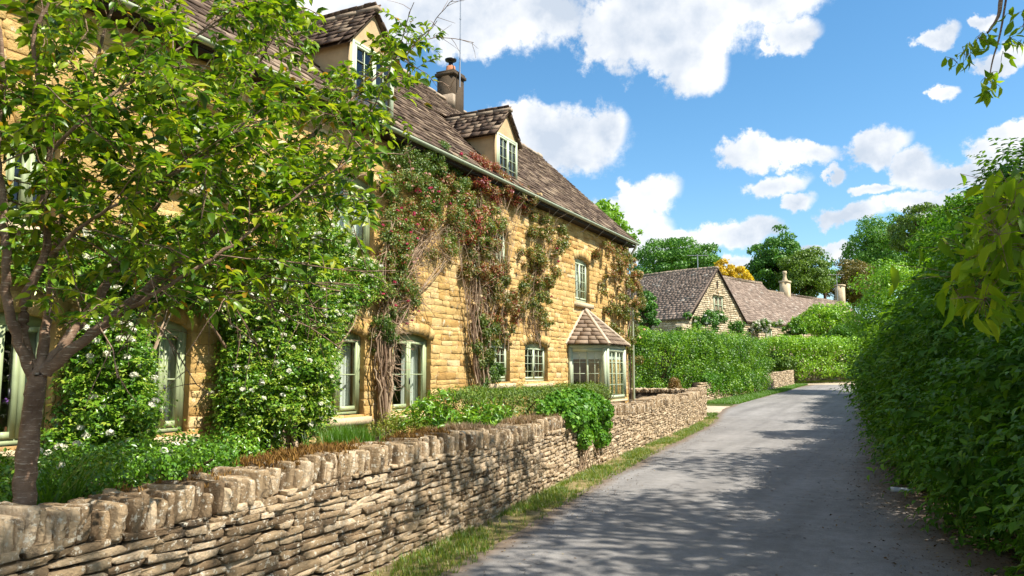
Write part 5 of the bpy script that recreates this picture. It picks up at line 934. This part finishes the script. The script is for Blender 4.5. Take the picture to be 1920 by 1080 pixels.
def cwin(a0, a1, z0, z1, b, nm='window', nl=2, rows=2):
    mb = MB(); f = .08
    for p, q in ((cw(a0, b, z0), cw(a0, b, z1)), (cw(a1, b, z0), cw(a1, b, z1))): mb.bar(p, q, f, .1, e1)
    for i in range(1, nl): m = a0+(a1-a0)*i/nl; mb.bar(cw(m, b, z0), cw(m, b, z1), .07, .09, e1)
    for i in range(rows+1): z = z0+(z1-z0)*i/rows; mb.bar(cw(a0, b-.004, z), cw(a1, b-.004, z), .09, .08 if i in (0, rows) else .04)
    w = mb.build(nm, 'palesage', cot); g = MB(); g.add([cw(a0, b+.02, z0), cw(a1, b+.02, z0), cw(a1, b+.02, z1), cw(a0, b+.02, z1)], [(0, 1, 2, 3)]); g.build('pane', 'glass', w)
    g = MB(); g.add([cw(a0-.1, b+.3, z0-.1), cw(a1+.1, b+.3, z0-.1), cw(a1+.1, b+.3, z1+.1), cw(a0-.1, b+.3, z1+.1)], [(0, 1, 2, 3)]); g.build('recess', 'darkwood', w)
    s = MB(); s.bar(cw(a0-.25, b-.12, z1+.16), cw(a1+.25, b-.12, z1+.16), .14, .12); s.bar(cw(a0-.1, b-.1, z0-.1), cw(a1+.1, b-.1, z0-.1), .16, .12); s.build('surround', 'farstone', w); return w
cwin(wy0, wy1, wz0, wz1, .0); cwin(9.6, 10.6, 4.4, 5.6, .5, nl=1)
cwin(-.3, 1.9, 3.4, 4.2, -.06)
mb = MB(); z = at(1345, 530, 66)[2]; mb.add([cw(-.09, -.075, z-.5), cw(.09, -.075, z-.5), cw(.09, -.075, z+.15), cw(-.09, -.075, z+.15)], [(0, 1, 2, 3)]); mb.build('vent_slit', 'darkwood', cot)
mb = MB(); z = at(1345, 541, 66)[2]; mb.bar(cw(-.15, -.12, z-.35), cw(.2, -.12, z-.35), .2, .3); mb.bar(cw(0, -.2, z-.7), cw(.1, -.2, z-.5), .1, .15); mb.build('wall_lamp', 'sill', cot)
def cchim(px, ybase, ytop, a, b, w, pot=True):
    z0 = 9.6; p = cw(a, b, 0); d = p@FWD; z1 = at(px, ytop, d)[2]; mb = MB(); mb.bar(p+[0, 0, z0-.8], p+[0, 0, z1-.2], w, w, e1); mb.bar(p+[0, 0, z1-.2], p+[0, 0, z1], w*1.18, w*1.18, e1); c = mb.build('chimney', 'farstone', croof)
    if pot: mb = MB(); mb.lathe([(.3, 0), (.3, .15), (.2, .3), (.17, .75), (.24, .85), (.22, 1.1), (0, 1.1)], p+[0, 0, z1], 12); mb.build('chimney_pot', 'terracotta' if 0 else 'sill', c, True)
def afind(px, b):      # along-wing position seen at photo column px
    best = min(np.arange(0, 45, .1), key=lambda a: abs(960+F*((cw(a, b, 0)@RGT)/(cw(a, b, 0)@FWD))-px)); return best
a1_ = afind(1475, 4.6); cchim(1475, 545, 527, a1_, 4.6, .85); a2_ = afind(1578, 4.6); cchim(1578, 565, 534, a2_, 4.6, .9, False)
def aerial(a, b, z0, h, lb):
    p = cw(a, b, z0); mb = MB(); mb.tube([p, p+[0, 0, h]], .04, 6)
    for i in range(-3, 4): mb.tube([p+RGT*i*.28+[0, 0, h-.1]-FWD*.25, p+RGT*i*.28+[0, 0, h-.1]+FWD*.25], .02, 4)
    mb.tube([p-RGT*.95+[0, 0, h-.1], p+RGT*.95+[0, 0, h-.1]], .025, 4); tag(mb.build('aerial', 'metal'), lb, 'aerial')
aerial(a2_-.8, 4.6, 10.1, 3.6, 'television aerial on the far roof by the square chimney'); aerial(0, 1.8, za, 1.4, 'small television aerial on the cottage ridge near the gable')
# small dormer on the far wing
ad = afind(1546, 2.2); mb = MB(); P = [cw(ad-.8, .9, 7.4), cw(ad+.8, .9, 7.4), cw(ad, .9, 8.9)]; mb.add(P, [(0, 1, 2)]); mb.build('dormer_gable', 'farstone', croof); mb = MB()
for s_ in (-1, 1): mb.add([cw(ad+s_*1.0, .7, 7.3), cw(ad, .7, 9.0), cw(ad, 3.4, 9.0), cw(ad+s_*1.0, 1.9, 7.3)], [(0, 1, 2, 3)], .4)
mb.build('dormer_roof', 'farslate', croof)
# rambling roses on the cottage
def farbush(label, px, py, rx, ry, d, n, mat, fl=None, cat='climber', name='rambling_rose'):
    k = 22; C = np.array([at(px+rng.normal(0, rx*.5), py+rng.normal(0, ry*.5), d+rng.normal(0, .25)) for _ in range(k)]); p = at(px, py, d); t_ = thing(name, label, cat, (p[0], p[1], zg(p[1]))); mb = MB(); clumps(mb, C, min(rx, ry)/F*d*.42, n, .16, .1, None, (.4, .2), .12); mb.build('foliage', mat, t_)
    mb = MB(); b = np.array([p[0], p[1], zg(p[1])]); [mb.tube(wig(b, q, 5, .1), np.linspace(.05, .01, 5), 4) for q in C[::3]]; mb.build('stem', 'stem', t_)
    if fl: i = rng.choice(k, fl[1]); blooms(t_, fl[0], C[i]+sph(fl[1])*min(rx, ry)/F*d*.42-FWD*.2, fl[2], 10)
farbush('dark climbing rose with white blooms on the cottage gable under its window', 1322, 601, 27, 17, 63.0, 3600, 'treeleaf', ('white_petal', 26, .13))
farbush('white rambling rose along the eaves of the cottage wing', 1430, 610, 28, 12, 71, 1800, 'hedge', ('white_petal', 60, .14))
farbush('small round bush at the foot of the cottage gable', 1382, 615, 16, 14, 64, 1000, 'treeleaf', None, 'shrub', 'garden_bush')
# broken bit of wall in front of the cottage
drystone('garden_wall', 'crumbling pale wall top showing above the hedge left of the cottage', [world(11.5, 52)[:2], world(13.0, 56)[:2]], 4.2, .5, .2, (.12, .2), (.25, .5), tmpl=STF, coping=True, mat='farstone')

# ------------------------------------------------------------------ grass, moss, litter, small things
def grass_band(name, Lp, Rp, y0, y1, n, h, w, mat, tone, label, k=5, patch=None):
    ys = rng.uniform(y0, y1, n); t = rng.random(n); xl = np.interp(ys, [p[1] for p in Lp], [p[0] for p in Lp]); xr = np.interp(ys, [p[1] for p in Rp], [p[0] for p in Rp]); x = xl+(xr-xl)*t
    if patch: q = np.array([patch(a, b, c) for a, b, c in zip(x, ys, t)]); s_ = rng.random(n) < q; x, ys = x[s_], ys[s_]
    P = np.stack([x, ys, [zg(v) for v in ys]], 1); mb = MB(); tufts(mb, P, h, w, k, .9, tone); return tag(mb.build(name, mat), label, 'grass', None, 'stuff')
ppn = lambda a, b, c: (.35+.65*(math.sin(a*5+b*1.3)+math.sin(b*2.1+1)+math.sin(b*.7)) > 0)*(1-c*.75)+.08
WL = [(x+.02, y) for x, y in WALLP]
grass_band('verge_grass', WL, [(x+.1, y) for x, y in ROADL[:6]]+[(-5.95, 27.3)], 2, 27.2, 15000, .055, .006, 'grass', (.42, .28), 'short patchy green and straw coloured grass along the foot of the wall', 5, ppn)
GL = [(-8.3, 34.9), (-7.9, 49.6), (-7.2, 58.2)]
grass_band('verge_grass', [(-7.4, 27.4), (-8.6, 35)], [(-6.15, 27.4), (-6.85, 35)], 27.4, 29.2, 900, .08, .010, 'grass', (.3, .25), 'grass at the corner of the gravel drive beside the wall end', 5)
grass_band('verge_grass', GL, [(-6.75, 34.9), (-6.9, 46), (-6.7, 55), (-6.4, 59.5)], 35, 59, 12000, .12, .012, 'lush', (.8, .2), 'bright green grass strip between the garden wall and the lane', 4)
mb = MB(); strip('grass_verge_soil', GL, [(-6.85, 34.9), (-7.0, 46), (-6.8, 58.2)], 'ground', .012, 2, .02, 1)
n = 5000; lat = rng.uniform(19, 33, n); dd = 58.5+(lat-19)*.62+rng.uniform(-1.6, .6, n); P = np.array([world(a, b) for a, b in zip(lat, dd)]); P[:, 2] = [zg(v) for v in P[:, 1]]; mb = MB(); tufts(mb, P, .12, .016, 4, .9, (.65, .25)); tag(mb.build('far_grass', 'grass'), 'sunlit dry grass below the far hedge beyond the gravel', 'grass', None, 'stuff')
# weeds at the foot of the right hand shrubs
RL = [(x+.12, y) for x, y in ROADR]; RR = [(x+1.3, y) for x, y in ROADR]
grass_band('verge_weeds', RL, RR, 19, 47, 11000, .34, .012, 'grass', (.38, .2), 'tall pale green weeds at the foot of the right hand hedge', 5)
grass_band('verge_weeds', [(x+.35, y) for x, y in ROADR], RR, 6, 19, 900, .2, .008, 'lush', (.3, .25), 'sparse dark weeds under the near right hand shrubs', 5)
n = 16000; ys = 5+rng.random(n)**1.4*27; xr = np.interp(ys, [p[1] for p in ROADR], [p[0] for p in ROADR]); x = xr+rng.exponential(.38, n)*rng.choice([-1, 1], n, p=[.5, .5]); P = np.stack([x, ys, [zg(v)+.016 for v in ys]], 1)
mb = MB(); put_leaves(mb, P, np.tile([0, 0, 1.], (n, 1)), .028, .013, rng.random(n), LEAF4, 0, .3, .4); tag(mb.build('leaf_litter', 'litter'), 'brown leaf litter and grit along the shaded right edge of the lane', 'leaf litter', None, 'stuff')
n = 1200; ys = 5+rng.random(n)*20; xl = np.interp(ys, [p[1] for p in ROADL], [p[0] for p in ROADL]); x = xl+abs(rng.normal(0, .35, n)); P = np.stack([x, ys, np.full(n, .016)], 1); mb = MB(); put_leaves(mb, P, np.tile([0, 0, 1.], (n, 1)), .02, .012, rng.random(n), LEAF4, 0, .3, .4); tag(mb.build('leaf_litter', 'litter'), 'scattered straw and dead leaves on the sunny left edge of the lane', 'leaf litter', None, 'stuff')
# dry moss cushions on the coping
def mosspatch(label, s0, s1, n, mat, hh=.03, h0=.975, h=.035, w=.008, sp=1.5, side=0):
    C = []
    for i in range(n):
        s = rng.uniform(s0, s1); q = wpos(s); d = wtan(s); nr = np.array([d[1], -d[0]]); u = rng.random()
        if (math.sin(s*4.1)+math.sin(s*9.7+1)+math.sin(s*2.3)) < rng.normal(-.2, .6): continue
        o_ = -.02-u*.42+side; C.append((*(q+nr*o_), h0+hf1(s)+rng.normal(0, .018)-(.13*rng.random() if u < .15 else 0)))
    C = np.array(C); mb = MB(); tufts(mb, C, h, w, 9, sp, (.45, .28), .4); return tag(mb.build('moss', mat), label, 'moss', None, 'stuff')
mosspatch('rust brown dry moss on the wall coping in front of the low hedge', 5.6, 8.6, 1700, 'moss')
mosspatch('dead straw coloured stonecrop tangled over the wall top near the golden shrubs', 8.6, 13.6, 1900, 'straw', h=.055, w=.006)
mosspatch('brown moss flecks on the wall top towards the ivy', 10.5, 16, 1100, 'moss')
mosspatch('thin moss on the near end of the wall coping', 4.6, 5.6, 60, 'moss')
mb = MB()
for i in range(120):
    y = rng.uniform(6.5, 10.5); x = np.interp(y, [q[1] for q in ROADR], [q[0] for q in ROADR])+rng.uniform(.15, 1.0); a = rng.uniform(0, 6.28); l = rng.uniform(.25, .8); mb.tube(wig((x, y, 0), (x+math.cos(a)*l*.6, y+math.sin(a)*l*.6, l*.7), 6, .03, -.05), np.linspace(.005, .0015, 6), 4, rng.random())
tag(mb.build('dry_stalks', 'straw'), 'dead arching stalks at the foot of the near right hand shrub', 'dead grass', None, 'stuff')
# pale stone at the road edge
p = at(1690, 921, 10.9); T, Fc = cube_t(4, 3, 2, 4); mb = MB(); V = T*[.15, .08, .03]*(1+rng.normal(0, .08, (len(T), 1))); M['palestone'] = plain('pale_flat_stone', (.45, .50, .54), .8, .2); mb.add(V+[p[0], p[1], .03], Fc); tag(mb.build('pale_stone', 'palestone'), 'pale flat stone lying at the right edge of the lane', 'stone')
# cow parsley
for (px, py, d, lb) in ((1708, 848, 11.6, 'white cow parsley flower heads poking from the dark shrub'), (1728, 862, 11.2, 'smaller cow parsley head lower right in the dark shrub')):
    q = at(px, py, d); t_ = thing('cow_parsley', lb, 'wild flower', (q[0]+.2, q[1], 0)); mb = MB(); P = []
    st = MB(); st.tube(wig((q[0]+.25, q[1], 0), q-[0, 0, .08], 6, .02), .004, 5)
    for i in range(9): e = q+rng.normal(0, .06, 3)*[1, 1, .4]; st.tube([q-[0, 0, .08], e], .002, 3, .5, False); P.append(e)
    st.build('stem', 'lush', t_); blooms(t_, 'white_petal', P, .022, 12)
settle()
for o in bpy.data.objects:
    if o.type == 'MESH' and o.parent and o.parent.type == 'MESH': o.matrix_parent_inverse = Matrix()
print('faces', sum(len(o.data.polygons) for o in bpy.data.objects if o.type == 'MESH'))
